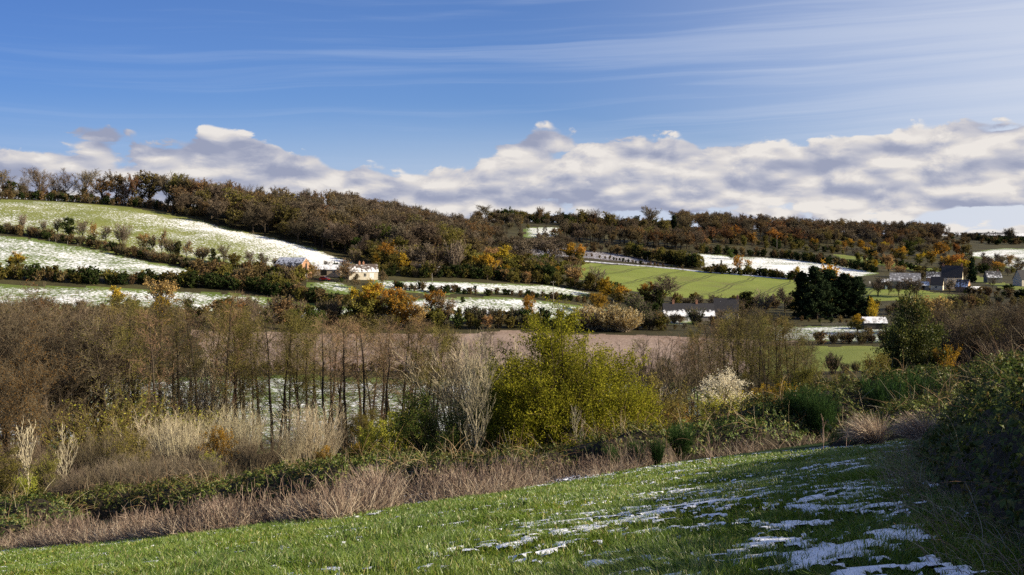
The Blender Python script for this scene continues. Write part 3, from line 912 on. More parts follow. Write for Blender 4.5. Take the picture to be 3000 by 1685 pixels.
kinds('h_olive', 3, bushy, 0.36, 'twig', 'olive', 2400, H=4.2, wide=0.62, low=0.0, nst=5)
kinds('h_brown', 3, bushy, 0.36, 'twig', 'brownleaf', 1500, H=4.2, wide=0.62, low=0.0, nst=6)
kinds('conif', 3, conifer, 0.38, H=19, wide=0.26)
kinds('spruce', 1, conifer, 0.5, H=16, wide=0.19, narrow=True, nleaf=9000)

# ------------------------------------------------------------------ woods
def edge_depth(px, pts):
    return float(np.interp(px, [p for p, d in pts], [d for p, d in pts]))
def wood(px0, px1, front, deep, sp, mix, Hr, name, label, group, jit=0.4, cap=999, skip=None):
    n = 0
    keys = [k for k, q in mix]; pr = np.array([q for k, q in mix], float); pr /= pr.sum()
    rows = int(deep / sp)
    for r in range(rows):
        px = px0
        while px < px1:
            d = edge_depth(px, front) + r * sp + prng.normal(0, sp * 0.25)
            pxx = px + prng.normal(0, jit * sp) / d * F * 0.6
            px += sp / d * F * prng.uniform(0.8, 1.25)
            if skip and skip(pxx, d): continue
            if n >= cap: continue
            x, y = at(pxx, d)
            H = prng.uniform(*Hr) * (0.82 if r == 0 else 1.0)
            p = pick(keys[int(prng.choice(len(keys), p=pr))])
            place_far(p, name, x, y, H / p['H'], label, 'tree', group, sx=prng.uniform(0.95, 1.6))
            n += 1
    return n
hw = PW_['hill']
HFRONT = [(-700, 520)] + [(float(x / y * F + 1500), float(y) + 5) for x, y in hw[2:9]] + [(1150, 470), (1300, 485), (1420, 500)]
wood(545, 1400, HFRONT, 84, 8.0, [('wood_bare', 4), ('wood_bare2', 2), ('wood_brown', 3), ('wood_russet', 1.2), ('wood_slim', 2.5), ('wood_olive', 1.5)], (11, 18.5),
     'woodland_tree', 'bare brown tree standing in the dense wood on the ridge above the sloping snowy field', 'trees of the hillside wood')
wood(1000, 1420, [(1000, 565), (1420, 570)], 95, 9.0, [('wood_bare', 5), ('wood_bare2', 2), ('wood_brown', 2), ('wood_russet', .7)], (13, 17),
     'crest_tree', 'brown crown on the far crest of the ridge wood, left of the lone bare oak', 'trees on the crest of the ridge wood')
wood(1040, 1420, [(1040, 446), (1420, 444)], 52, 8.0, [('m_brush', 2), ('m_olive', 4), ('wood_bare', 2), ('m_olgold', 1), ('m_green', 2), ('m_bare', 2), ('wood_olive', 2)], (5, 10.5),
     'woodside_bush', 'brown bush along the lower side of the ridge wood behind the golden maples', 'bushes along the lower side of the ridge wood')
wood(1440, 1680, [(1440, 440), (1680, 450)], 110, 9.5, [('m_brush', 2), ('m_olive', 4), ('h_olive', 3), ('h_brown', 2), ('m_bare', 2), ('m_tan', 1), ('m_olgold', 1)], (4, 9),
     'slope_bush', 'brown or olive bush on the slope left of the wheat field', 'bushes on the slope left of the wheat')
wood(2040, 2560, [(2040, 795), (2330, 806), (2560, 775)], 50, 10.5, [('m_olive', 3), ('h_dark', 3), ('m_tan', 1), ('wood_brown', 2), ('wood_bare2', 2), ('m_bare', 1)], (4, 9),
     'woodside_tree', 'dark bush or small tree between the white snowy field and the hill wood', 'trees between the snowy field and the hill wood')
wood(2780, 3120, [(2780, 640), (3120, 640)], 110, 12.5, [('m_olive', 3), ('h_dark', 2), ('m_tan', 1.5), ('wood_brown', 2), ('wood_bare2', 3), ('m_bare', 2)], (5, 9.5),
     'garden_tree', 'autumn tree on the slope right of the dark spruce', 'trees on the slope right of the spruce')
wood(2640, 2830, [(2640, 575), (2830, 575)], 30, 10, [('m_olive', 2), ('m_brush', 2), ('m_tan', 1), ('m_bare', 2)], (4, 7),
     'farm_tree', 'low tree close behind the farm roofs', 'trees close behind the farm roofs')
wood(1850, 2350, [(1850, 396), (2350, 396)], 22, 7, [('h_brown', 3), ('m_brush', 3), ('h_olive', 2)], (2.5, 5),
     'field_corner_bush', 'bush in the rough strip between the long farmhouse and the wheat', 'bushes between the long farmhouse and the wheat')
# undergrowth line under the skyline oaks at the top of the hill field
for px in np.arange(-60, 600, 9.5):
    d = edge_depth(px, HFRONT) + prng.uniform(2, 14)
    x, y = at(px, d)
    p = pick(prng.choice(['h_dark', 'h_brown', 'm_brush', 'h_brown']))
    place_far(p, 'undergrowth_shrub', x, y, prng.uniform(3.0, 6.0) / p['H'], 'dark undergrowth shrub at the foot of the hilltop oaks above the green pasture', 'shrub', 'undergrowth along the top of the hill pasture')
for px in np.arange(-40, 620, 24):
    d = edge_depth(px, HFRONT) + prng.uniform(14, 40)
    x, y = at(px + prng.uniform(-8, 8), d)
    p = pick(prng.choice(['wood_brown', 'wood_bare', 'wood_russet', 'wood_slim', 'wood_olive']))
    place_far(p, 'woodland_tree', x, y, prng.uniform(5, 9.5) / p['H'], 'lower brown tree filling in between the tall oaks on the left hilltop', 'tree', 'lower trees between the hilltop oaks')
SKY = [(8, 497, 'sky_oak_tan', 1.0, 'tan leaved oak at the left end of the hilltop skyline'),
 (30, 530, 'm_dark', .9, 'dark ivy green tree low on the hilltop at the left edge'),
 (74, 510, 'sky_oak', .9, 'thin leafless oak between the tan oak and the tallest bare oak on the hilltop'),
 (117, 491, 'sky_oak', 1.15, 'tallest leafless fan shaped oak on the left hilltop skyline'),
 (163, 512, 'sky_oak', .9, 'narrow leafless oak right of the tallest bare oak on the hilltop'),
 (192, 493, 'sky_oak', 1.1, 'leafless round headed oak, left one of the joined pair on the hilltop'),
 (249, 496, 'sky_oak', 1.2, 'wide leafless oak, right one of the joined pair on the hilltop'),
 (297, 514, 'wood_russet', 1.0, 'lower russet leaved oak right of the wide bare oak on the hilltop'),
 (342, 504, 'wood_brown', 1.0, 'brown leaved oak left of the large olive oak on the hilltop'),
 (388, 511, 'wood_russet', .9, 'small russet oak touching the large olive oak on the hilltop'),
 (437, 500, 'wood_olive', 1.3, 'large olive leaved oak with wide low boughs on the hilltop'),
 (493, 506, 'wood_bare', 1.0, 'bare oak right of the large olive oak on the hilltop'),
 (522, 508, 'wood_olive', .9, 'slim olive brown oak on the hilltop before the wood begins'),
 (545, 514, 'wood_brown', 1.0, 'brown oak where the hilltop row meets the wood'),
 (577, 526, 'wood_russet', .9, 'short russet oak at the left end of the ridge wood')]
for px, yt, k, sx, lab in SKY:
    tree(pick(k), px, yt, edge_depth(px, HFRONT) + prng.uniform(14, 26), 'oak', lab, 'tree', 'skyline oaks on the left hilltop', sx=sx)
# skyline standards of the ridge wood
for px, yt in [(610,541),(650,543),(690,536),(722,538),(760,545),(805,548),(850,553),(897,553),(930,558),(966,556),(990,571)]:
    k = str(prng.choice(['wood_bare', 'wood_brown', 'wood_bare2', 'wood_russet', 'sky_oak']))
    tree(pick(k), px, yt, 560 + (px - 600) * 0.11, 'ridge_tree', 'taller crown standing out on the skyline of the ridge wood', 'tree', 'tall crowns along the ridge wood skyline', sx=0.85, far=True)
# belt of trees in the middle distance and the skyline above it
B1 = [(1400, 640), (1640, 735), (1760, 735), (2060, 740)]
wood(1650, 2060, B1, 44, 8.5, [('wood_brown', 3), ('wood_bare', 3), ('wood_slim', 3), ('wood_olive', 2), ('wood_russet', 1)], (11, 15),
     'belt_tree', 'brown tree in the belt of trunks above the dark ploughed field', 'trees of the belt above the ploughed field')
wood(1385, 1680, [(1380, 575), (1500, 600), (1680, 640)], 70, 10.5, [('wood_bare', 4), ('wood_bare2', 4), ('wood_slim', 1), ('m_brush', 3), ('wood_olive', .6)], (7, 11.5),
     'thicket_tree', 'leafless grey brown tree in the thicket left of the dark ploughed field', 'bare trees of the thicket beside the ploughed field')
wood(1400, 1660, [(1380, 690), (1660, 730)], 60, 13, [('wood_bare', 4), ('wood_slim', 3), ('m_brush', 3), ('wood_brown', 1)], (6, 10),
     'slope_tree', 'small bare tree on the slope below the snow patch and the lone oak', 'small bare trees below the hilltop snow patch', skip=lambda p, d: 1535 < p < 1650 and d > 735 and prng.uniform() < .45)
wood(1395, 1560, [(1395, 785), (1560, 790)], 84, 12, [('wood_bare', 4), ('wood_bare2', 3), ('m_brush', 2), ('wood_brown', 2), ('wood_olive', 1)], (6, 10),
     'hillside_tree', 'bare brown tree on the slope right below the lone oak and the dark round tree', 'bare trees right below the lone oak')
wood(1465, 2000, [(1465, 880), (2000, 900)], 46, 11, [('wood_brown', 3), ('wood_olive', 3), ('wood_bare', 2), ('h_dark', 2)], (7, 12),
     'skyline_tree', 'low dark tree in the skyline row between the lone oak and the big bare oak', 'low trees of the middle skyline')
for px, yt, k, sx, lab in [(1423, 600, 'sky_oak', 1.7, 'lone leafless round oak alone on the middle skyline'),
 (1486, 607, 'm_dark', .9, 'dark green round tree right of the lone bare oak on the skyline'),
 (1530, 616, 'wood_olive', 1, 'olive tree in the middle skyline beside the dark green round tree'),
 (1582, 606, 'wood_brown', 1, 'tallest brown tree in the left half of the middle skyline'),
 (1638, 610, 'sky_oak', 1, 'small leafless fan tree rising from the middle skyline row'),
 (1708, 613, 'wood_olive', 1.1, 'olive brown tree on the skyline left of the dense brown one'),
 (1740, 611, 'sky_oak', .9, 'bare tree tip behind the dense brown skyline tree'),
 (1738, 622, 'wood_russet', 1.1, 'dense russet brown tree in the middle skyline'),
 (1786, 620, 'wood_olive', 1.2, 'broad olive tree at the right end of the middle skyline row'),
 (1815, 629, 'sky_oak', .8, 'leafless tree leaning out right of the broad olive skyline tree'),
 (1858, 636, 'sky_oak', .9, 'small bare tree left of the big fan shaped oak on the skyline'),
 (1840, 648, 'wood_bare', 1.1, 'low brown tree below the small bare tree on the skyline'),
 (1900, 604, 'sky_oak_tan', 1.25, 'big fan shaped half bare oak, highest tree right of the skyline gap'),
 (1945, 640, 'wood_olive', 1.1, 'low olive tree right of the big fan shaped oak'),
 (1973, 632, 'spruce', 1.2, 'small dark conifer on the skyline right of the big fan shaped oak'),
 (2008, 626, 'sky_oak_tan', 1.1, 'half bare tan tree left of the hill wood'),
 (1526, 637, 'm_orange', 1, 'orange brown tree below the middle skyline, left of the snow patch'),
 (1460, 655, 'm_olive', 1.1, 'olive bush under the lone bare oak'),
 (1600, 640, 'wood_bare', 1.3, 'round bare grey tree above the hilltop snow patch')]:
    tree(pick(k), px, yt, 870 if yt < 636 else 840, 'oak' if 'oak' in k else 'tree', lab, 'tree', sx=sx)
# the hill wood on the right and its orange front
W3 = [(1960, 900), (2200, 880), (2420, 900), (2760, 980)]
wood(2010, 2760, W3, 170, 14.5, [('wood_bare', 4), ('wood_brown', 4), ('wood_slim', 3), ('wood_russet', 1)], (14, 19),
     'hill_wood_tree', 'brown tree of the large wood covering the hill on the right skyline', 'trees of the right hill wood')
wood(2040, 2330, [(2040, 800), (2330, 850)], 44, 11.5, [('wood_orange', 2), ('wood_brown', 3), ('wood_slim', 2), ('wood_bare', 1.2), ('wood_russet', 2)], (11, 15.5),
     'autumn_tree', 'orange brown tree along the lower front of the right hill wood', 'autumn trees at the front of the hill wood')
wood(2330, 2760, [(2330, 870), (2560, 900), (2760, 900)], 46, 14, [('wood_brown', 2), ('wood_bare2', 3), ('wood_olive', 2), ('wood_slim', 1)], (9, 13),
     'slope_wood_tree', 'grey brown tree below the right hill wood, behind the golden maples', 'trees below the hill wood behind the golden maples')
wood(2560, 3120, [(2560, 760), (2720, 740), (2850, 800), (3120, 880)], 120, 19, [('wood_olive', 4), ('wood_bare2', 2), ('wood_brown', 3), ('wood_orange', 1), ('m_olgold', 1.5)], (7, 12),
     'valley_side_tree', 'mixed autumn tree on the slope behind the farm on the right', 'trees on the slope behind the farm', skip=lambda p, d: p > 2815 and d > 815)
wood(2770, 3130, [(2770, 960), (3130, 1000)], 70, 13, [('h_dark', 4), ('h_brown', 3), ('wood_bare2', 2), ('m_brush', 1)], (4, 8),
     'bank_bush', 'dark bush on the slope between the farm trees and the skyline sheds', 'bushes on the slope below the skyline sheds', skip=lambda p, d: p > 2830 and d < 1000)
wood(2600, 3150, [(2600, 1060), (3150, 1120)], 60, 15, [('wood_bare', 3), ('h_dark', 3), ('wood_brown', 1), ('wood_bare2', 2)], (5, 10),
     'plateau_tree', 'low bare tree along the far right skyline around the sheds', 'low trees of the far right skyline')
for px, yt, k, sx, lab in [(2628, 670, 'sky_oak', 1, 'bare round tree on the far right skyline left of the thin bent tree'),
 (2664, 658, 'wood_slim', .7, 'thin bent leafless tree, leftmost of the thin trees on the right skyline'),
 (2694, 664, 'wood_slim', .6, 'thin leafless tree, second of the thin trees on the right skyline'),
 (2714, 663, 'wood_slim', .8, 'tall thin poplar reaching down the slope on the right skyline'),
 (2740, 675, 'wood_orange', 1.1, 'orange oak on the right skyline beside the tall thin poplar'),
 (2778, 663, 'sky_oak', .6, 'forked leafless tree with open top on the right skyline'),
 (2803, 678, 'sky_oak', .8, 'rounded leafless tree right of the forked one on the right skyline'),
 (2827, 678, 'sky_oak', .7, 'pale leafless tree between two rounded ones on the right skyline'),
 (2852, 681, 'sky_oak', .8, 'leafless tree just left of the long dark shed on the skyline'),
 (2887, 682, 'sky_oak', .9, 'wide low leafless tree behind the long dark shed on the skyline'),
 (2957, 667, 'wood_bare', 1.1, 'large brown tree standing in front of the gap between the skyline sheds')]:
    tree(pick(k), px, yt, 1075 if 'large' not in lab else 1030, 'skyline_tree', lab, 'tree', sx=sx)

# ------------------------------------------------------------------ single trees of the middle distance
# (column, top, distance, kind, width, name, label)
MID = [
 (703,622,545,'m_olive',1,'maple','olive yellow bush left of the gold one at the edge of the ridge wood'),
 (738,621,543,'m_gold',.85,'maple','bright gold round maple at the edge of the ridge wood'),
 (820,620,533,'m_tan',1.15,'maple','round orange tan tree standing out before the ridge wood'),
 (978,661,490,'m_olgold',1.05,'maple','olive green tree with golden top at the lower corner of the ridge wood'),
 (1013,680,486,'m_olgold',.9,'maple','smaller yellow green tree right of the golden topped one at the wood corner'),
 (1045,695,478,'m_green',1.1,'tree','dark green bushy tree below the ridge wood, right of the yellow green pair'),
 (1075,705,475,'m_olive',1,'tree','olive tree in shade at the lower edge of the ridge wood'),
 (1128,655,485,'m_green',1.1,'willow','pale green rounded tree amid the brown ridge wood'),
 (1135,712,432,'m_oltop',1.05,'maple','broad olive tree with bright orange top behind the white house'),
 (1104,741,430,'m_gold_slim',.8,'maple','small slim gold orange tree left of the orange topped tree'),
 (1179,740,424,'m_gold_slim',1.1,'maple','slender golden tree right of the orange topped tree behind the white house'),
 (1176,694,455,'m_olive',1.0,'tree','olive tree behind the slender golden tree'),
 (1228,770,420,'m_bare_pale',1.3,'tree','pale bare tree hiding the snow roofed sheds'),
 (1262,762,418,'m_brush',1.3,'tree','brown bare tree right of the pale one in front of the sheds'),
 (1206,716,440,'m_brush',1.1,'tree','bare grey brush of stems right of the slender golden tree'),
 (1238,712,436,'m_bare',1.2,'tree','bushy bare brown tree left of the tall olive poplar'),
 (1270,720,440,'m_brush',1.1,'tree','brown bare thicket tree beside the tall olive poplar'),
 (1341,657,452,'m_poplar',1.0,'poplar','tall olive green pointed tree above the valley hedges'),
 (1331,703,438,'m_bare_pale',1.0,'ash','pale grey leafless tree in front of the tall olive poplar'),
 (1372,715,446,'m_olive',.9,'tree','olive bush at the right foot of the tall olive poplar'),
 (1404,741,436,'m_olgold',.95,'maple','round olive gold tree left of the brightest yellow one'),
 (1440,748,434,'m_gold',.9,'maple','brightest yellow tree beside the valley hedge'),
 (1425,785,432,'m_dark',.8,'holly','dark green bush under the two yellow trees'),
 (1466,720,462,'m_olgold',1.1,'tree','large olive tree with gold crown tips right of the brightest yellow tree'),
 (1445,724,480,'m_tan',1.0,'tree','tan grey tree behind the large olive gold one'),
 (1525,700,520,'m_bare',1.4,'tree','broad grey leafless tree behind the clematis hung bushes'),
 (1600,697,560,'m_bare',1.8,'tree','very broad grey brown leafless tree left of the wheat field'),
 (1578,744,480,'m_green',1.1,'willow','pale green rounded bush before the broad grey leafless trees'),
 (1480,788,425,'m_tan',.9,'shrub','shrub with pale seed heads right of the brightest yellow tree'),
 (1512,785,428,'m_olive',.9,'shrub','olive shrub between the seed headed shrubs'),
 (1545,795,424,'m_tan',.8,'shrub','round shrub with buff seed heads left of the ivy dark tree'),
 (1604,768,430,'m_dark',1.1,'tree','large ivy dark tree with buff tips left of the wheat field'),
 (1560,760,440,'m_olive',1.0,'tree','olive tree left behind the large ivy dark tree'),
 (1634,800,424,'m_olive',.7,'shrub','olive shrub at the right foot of the ivy dark tree'),
 (1667,712,560,'m_olgold',1.0,'maple','green gold tree, left one of the pair beside the ploughed field'),
 (1701,716,555,'m_oltop',.95,'maple','orange topped tree, right one of the pair beside the ploughed field'),
 (1682,783,428,'m_tan',1.1,'tree','round tan tree at the left corner of the wheat field'),
 (1725,800,420,'m_olive',1.0,'tree','olive tree between the round tan tree and the brown bare one'),
 (1743,779,424,'m_bare_pale',1.2,'tree','brown bushy bare tree rising against the wheat field'),
 (1764,811,408,'m_olgold',1.0,'tree','olive orange tree in front of the wheat field'),
 (1780,817,402,'m_gold',1.0,'maple','golden round tree in front of the wheat field'),
 (1800,838,398,'m_olive',.8,'shrub','olive shrub under the golden round tree'),
 (1816,835,390,'m_olgold',1.1,'tree','olive brown round tree right of the golden one before the wheat'),
 (1753,857,355,'m_orange',1.15,'oak','rust orange oak in front of the low valley hedge'),
 (1858,860,372,'m_brushg',1.1,'shrub','grey green bush below the wheat field'),
 (1893,826,398,'m_oltop',1.0,'tree','golden brown tree left of the large ivied bare tree'),
 (1940,806,396,'m_bare',1.35,'ash','large spreading bare tree with ivied trunk before the wheat field'),
 (1936,842,394,'m_ivy',.8,'ivy_mass','dark ivy climbing the trunk of the large spreading bare tree'),
 (1888,884,352,'m_brushg',1.0,'shrub','grey green shrub left of the long farmhouse'),
 (1918,887,352,'m_dark',.8,'shrub','dark green shrub nearest the left gable of the long farmhouse'),
 (2036,900,338,'m_brushg',1.0,'shrub','pale green shrub in front of the snowy eaves of the long farmhouse'),
 (1975,925,338,'m_brush',1.0,'shrub','brown shrub before the left part of the long farmhouse'),
 (2110,905,336,'m_bare',1.0,'tree','bare brown tree before the right end of the long farmhouse'),
 (1931,915,322,'m_tan',.8,'shrub','tan yellow shrub beside the snow strip left of the long farmhouse'),
 (1985,868,400,'m_olive',.9,'shrub','olive shrub in the row behind the long farmhouse, left end'),
 (2012,872,398,'m_brush',.9,'shrub','brown shrub in the row behind the long farmhouse'),
 (2047,864,396,'m_bare',1.1,'tree','small bare round tree behind the long farmhouse roof'),
 (2090,860,394,'m_bare',1.2,'tree','spreading bare apple tree behind the right end of the long farmhouse'),
 (2128,872,392,'m_brush',1.0,'shrub','brown shrub right of the bare apple tree behind the farmhouse'),
 (2185,853,378,'m_ivy',1.6,'tree','dark ivied tree with brown twig top, left one of two before the wheat'),
 (2230,850,374,'m_bare_pale',1.3,'tree','brown twiggy tree right of the dark ivied one before the wheat'),
 (2300,842,390,'m_bare',1.1,'tree','spreading bare tree at the left side of the dark conifers'),
 (917,772,388,'m_tan',.95,'larch','orange tan feathery tree hiding the barn yard'),
 (958,762,415,'m_bare',1.2,'tree','low dark bare tree behind the snow roofed shed'),
 (985,766,412,'m_dark',.7,'shrub','dark green bush behind the snow roofed shed'),
 (1018,757,386,'m_bare_tan',1.3,'tree','big drooping bare tree with tan twigs left of the white house'),
 (1040,800,372,'m_bare_tan',.9,'tree','brown leafless tree in front of the white house'),
 (1120,790,382,'m_bare_tan',.9,'tree','tan brown bush at the right end of the white house'),
 (1000,805,384,'m_dark',.7,'shrub','dark bush between the shed and the white house'),
 (949,857,350,'m_tan',.8,'maple','small orange tree on the bank below the barn'),
 (1232,818,398,'m_olive',.9,'shrub','round olive bush on the snowy strip'),
 (1391,836,384,'m_dark',1.0,'holly','round dark green bush at the end of the low hedge'),
 (1356,869,356,'m_dark',.9,'holly','smaller round dark bush below the end of the low hedge'),
 (1061,824,314,'m_olgold',1.05,'alder','tall dark olive gold tree in front of the farm yard'),
 (1103,850,316,'m_olgold',.9,'alder','olive gold tree between the tall dark one and the rust orange one'),
 (1147,834,315,'m_oltop',1.1,'tree','broad rust orange tree right of the tall dark olive one'),
 (1190,868,312,'m_orange',.9,'tree','orange leafed tree right of the broad rust orange one'),
 (1226,888,310,'m_tan',.9,'tree','tan tree at the end of the orange group'),
 (1271,851,320,'m_oltop',.9,'tree','narrow orange brown tree before the lower snowy strip'),
 (1306,862,318,'m_bare_tan',.85,'tree','wide brown tree right of the narrow orange brown one'),
 (1550,865,334,'m_orange',.85,'oak','oval orange brown oak on the lower snowy strip'),
 (1735,897,318,'m_dome',.9,'willow','golden tan dome of coppiced willow, left one'),
 (1785,893,316,'m_dome',1.15,'willow','largest golden tan dome of coppiced willow behind the green willow'),
 (1832,905,312,'m_dome',.9,'willow','golden tan dome of coppiced willow, right one'),
 (60,737,362,'m_olgold',1.0,'maple','round yellow olive tree with visible trunk at the left edge below the snowy wedge'),
 (28,752,364,'m_olgold',.9,'maple','olive tree left of the round yellow olive one at the left edge'),
 (350,838,300,'m_olgold',.8,'tree','dark olive tree with yellow top before the narrow snowy field'),
 (385,868,298,'m_dark',.7,'tree','small dark ivied tree right of the yellow topped one'),
 (478,818,306,'m_tan',1.0,'tree','tall tan olive tree breaking the narrow snowy field'),
 (474,868,280,'m_gold',.8,'maple','golden yellow tree tip among the alder crowns'),
 (559,876,296,'m_ivy',1.2,'tree','dark ivied bush before the narrow snowy field'),
 (676,880,290,'m_orange',.8,'maple','small orange tree tip above the alder crowns'),
 (730,868,292,'m_bare_pale',1.0,'tree','pale brown leafless tree tip at the end of the narrow snowy field'),
 (860,905,300,'m_green',.8,'shrub','grey green shrub below the narrow snowy field, left one'),
 (925,905,300,'m_green',.9,'shrub','wider green shrub below the narrow snowy field, right one'),
 (64,626,452,'m_bare_pale',.9,'tree','pale bare bush sticking up from the upper hedge at the far left'),
 (128,642,448,'m_bare_pale',.8,'tree','low pale bare bush in the upper hedge left of the dark round tree'),
 (170,640,446,'m_bare',.9,'tree','thin bare tree in the upper hedge beside the dark round tree'),
 (201,637,444,'m_dark',.75,'tree','dark round ivied tree in the upper hedge'),
 (242,643,440,'m_bare',1.1,'tree','spreading bare tree right of the dark round one in the upper hedge'),
 (273,654,438,'m_tan',.7,'tree','narrow tan leaved tree in the upper hedge'),
 (311,660,436,'m_bare',.9,'tree','thin bare tree left of the many stemmed bush in the upper hedge'),
 (361,653,433,'m_bare_pale',1.25,'hazel','wide many stemmed bare bush in the upper hedge'),
 (418,683,428,'m_tan',.8,'tree','low orange tan tree in the upper hedge'),
 (448,687,426,'m_bare_tan',.8,'tree','brown tree next to the slim birch in the upper hedge'),
 (474,668,424,'m_bare_tan',.55,'birch','slim pale orange birch in the upper hedge'),
 (505,700,422,'m_brush',.9,'tree','bare grey bush right of the slim birch'),
 (520,706,420,'m_ivy',.8,'tree','dark ivied stump tree left of the rusty one in the upper hedge'),
 (547,701,419,'m_bare_tan',.8,'tree','rusty half bare tree in the upper hedge'),
 (590,722,416,'m_brush',1.0,'tree','bare brush tree near the lower end of the upper hedge'),
 (628,727,414,'m_ivy',1.0,'tree','dark ivied twin tree near the lower end of the upper hedge'),
 (655,716,413,'m_bare',1.0,'tree','bare tree right of the dark ivied twin tree'),
 (682,742,402,'m_olive',1.15,'tree','wide olive tree at the lower end of the upper hedge'),
 (730,734,408,'m_bare',.9,'tree','slender bare tree above the scrub left of the barn'),
 (772,740,404,'m_bare',1.0,'tree','bare tree in the scrub left of the barn'),
 (815,755,396,'m_bare_tan',.9,'tree','brown tree just left of the brick barn'),
 (822,785,372,'m_olive',1.2,'tree','broad olive tree in front of the brick barn roof'),
 (790,800,362,'m_green',1.0,'tree','grey green tree below the brick barn'),
 (2034,733,640,'m_bare',1.1,'tree','bare round tree left of the white snowy field'),
 (2062,755,620,'m_ivy',.7,'tree','dark ivy column left of the white snowy field'),
 (2141,731,690,'m_green',.9,'tree','round grey green tree inside the white snowy field'),
 (2112,762,608,'m_ivy',.5,'tree','thin dark ivy column in the hedge before the white snowy field'),
 (2163,747,606,'m_orange',.9,'tree','orange brown tree in the hedge before the white snowy field'),
 (2192,760,604,'m_oltop',.8,'tree','tree with ivied stem and orange right side before the white snowy field'),
 (2334,780,585,'m_gold',.8,'tree','golden tree at the right end of the hedge before the snow'),
 (2384,698,838,'m_orange',1.1,'maple','glowing gold orange round maple below the hill wood'),
 (2352,703,842,'m_olive',1.1,'maple','olive round tree left of the glowing gold orange maple'),
 (2330,712,838,'m_tan',.9,'maple','tan orange tree at the left of the maple row below the hill wood'),
 (2300,712,838,'m_green',1.1,'tree','dark green round tree in the row below the hill wood'),
 (2262,722,834,'m_dark',1.2,'tree','dark bush row tree below the autumn wood front'),
 (2422,726,822,'m_bare_tan',1.1,'tree','brown bare round tree in the row below the hill wood'),
 (2452,704,845,'m_olive',1.1,'maple','grey olive round tree left of the flame orange one'),
 (2474,705,848,'m_orange',.8,'maple','flame orange narrow maple below the hill wood'),
 (2496,699,850,'m_olgold',.9,'maple','olive gold maple left of the large gold one'),
 (2520,702,850,'m_gold',1.05,'maple','large gold maple at the right end of the maple row'),
 (2500,740,800,'m_bare',1.0,'tree','bare round tree at the head of the pale pasture strip'),
 (2558,761,650,'m_gold',1.0,'maple','golden bush before the pale pasture strip'),
 (2603,744,640,'m_tan',1.0,'tree','broad tan olive tree behind the grey farm barn'),
 (2642,723,735,'m_olgold',1.25,'tree','large olive gold tree above the pale pasture strip'),
 (2694,740,705,'m_olgold',1.0,'tree','yellow olive tree right of the large olive gold one'),
 (2730,731,705,'m_olgold',.9,'tree','tall yellow green tree behind the pasture strip'),
 (2756,708,800,'m_orange',1.4,'tree','broad orange brown tree on the slope under the thin poplar'),
 (2772,748,640,'m_orange',.8,'tree','small orange tree behind the tall farmhouse, left one'),
 (2800,744,640,'m_oltop',1.1,'tree','round olive orange tree behind the tall farmhouse'),
 (2830,758,625,'m_olgold',1.0,'tree','yellow olive tree between the farmhouse and the spruce'),
 (2841,734,800,'m_bare',1.2,'tree','bare reddish tree above the spruce, before the far snowy field'),
 (2880,738,800,'m_bare',1.0,'tree','dark bare tree leaning on the edge of the far snowy field'),
 (2904,752,680,'m_bare',1.1,'tree','bare tree on the right slope below the far snowy field'),
 (2924,766,640,'m_oltop',1.3,'tree','orange brown tree with dark foot below the far snowy field'),
 (2952,782,610,'m_bare',1.0,'tree','bare tree right of the orange brown one below the far snowy field'),
 (2985,775,620,'m_bare_tan',1.0,'tree','tan bare tree at the right edge below the far snowy field'),
 (2663,702,790,'m_green',1.0,'tree','dark green round tree on the slope under the skyline poplars'),
 (2596,697,860,'m_russet',1.2,'tree','round orange brown tree under the right end of the hill wood'),
 (2848,755,548,'spruce',1.0,'spruce','dark pointed spruce beside the tall farmhouse'),
 (2820,846,492,'m_dark',.9,'shrub','dark round bush in front of the small orange brick barn'),
 (2880,843,488,'m_olgold',1.0,'shrub','yellow green bush right of the small orange brick barn'),
 (2908,812,505,'m_bare',.9,'tree','bare tree in front of the far right cottage'),
 (2953,832,480,'m_dark',1.5,'tree','big dark green bush at the right edge of the farm'),
 (2925,842,484,'m_brush',1.1,'shrub','brown bush left of the big dark green one'),
 (2970,868,470,'m_olgold',.7,'shrub','small yellow bush before the dark house at the right edge'),
 (2572,812,470,'m_bare',1.3,'apple_tree','bare spreading apple tree, leftmost in the farm orchard'),
 (2604,818,474,'m_bare',.8,'apple_tree','thin bare apple tree left of the grey barn'),
 (2632,822,470,'m_bare',.9,'apple_tree','low bare apple tree in front of the left part of the grey barn'),
 (2664,812,466,'m_bare',1.1,'apple_tree','bare apple tree in front of the middle of the grey barn'),
 (2686,816,462,'m_bare',1.1,'apple_tree','bare apple tree, rightmost in the farm orchard'),
 (2782,818,478,'m_bare',.9,'apple_tree','small grey bare tree against the cream farmhouse wall'),
 (2722,866,300,'m_tan',1.2,'tree','yellow tan tree behind the ivied tree'),
 (2512,919,305,'m_olgold',1.2,'shrub','wide yellow green bush below the dark conifers'),
 (2554,872,330,'m_gold',.5,'tree','small golden tree right of the dark conifers'),
 (2425,770,378,'m_olgold',.8,'tree','green gold deciduous tree rising behind the dark conifers'),
]
for px, yt, d, k, sx, nm, lab in MID:
    if k[:2] == 'm_' and 'slim' not in k and 'ivy' not in k: sx *= 1.22
    tree(pick(k), px, yt, d, nm, lab, 'shrub' if nm in ('shrub', 'ivy_mass') else 'tree', sx=sx)
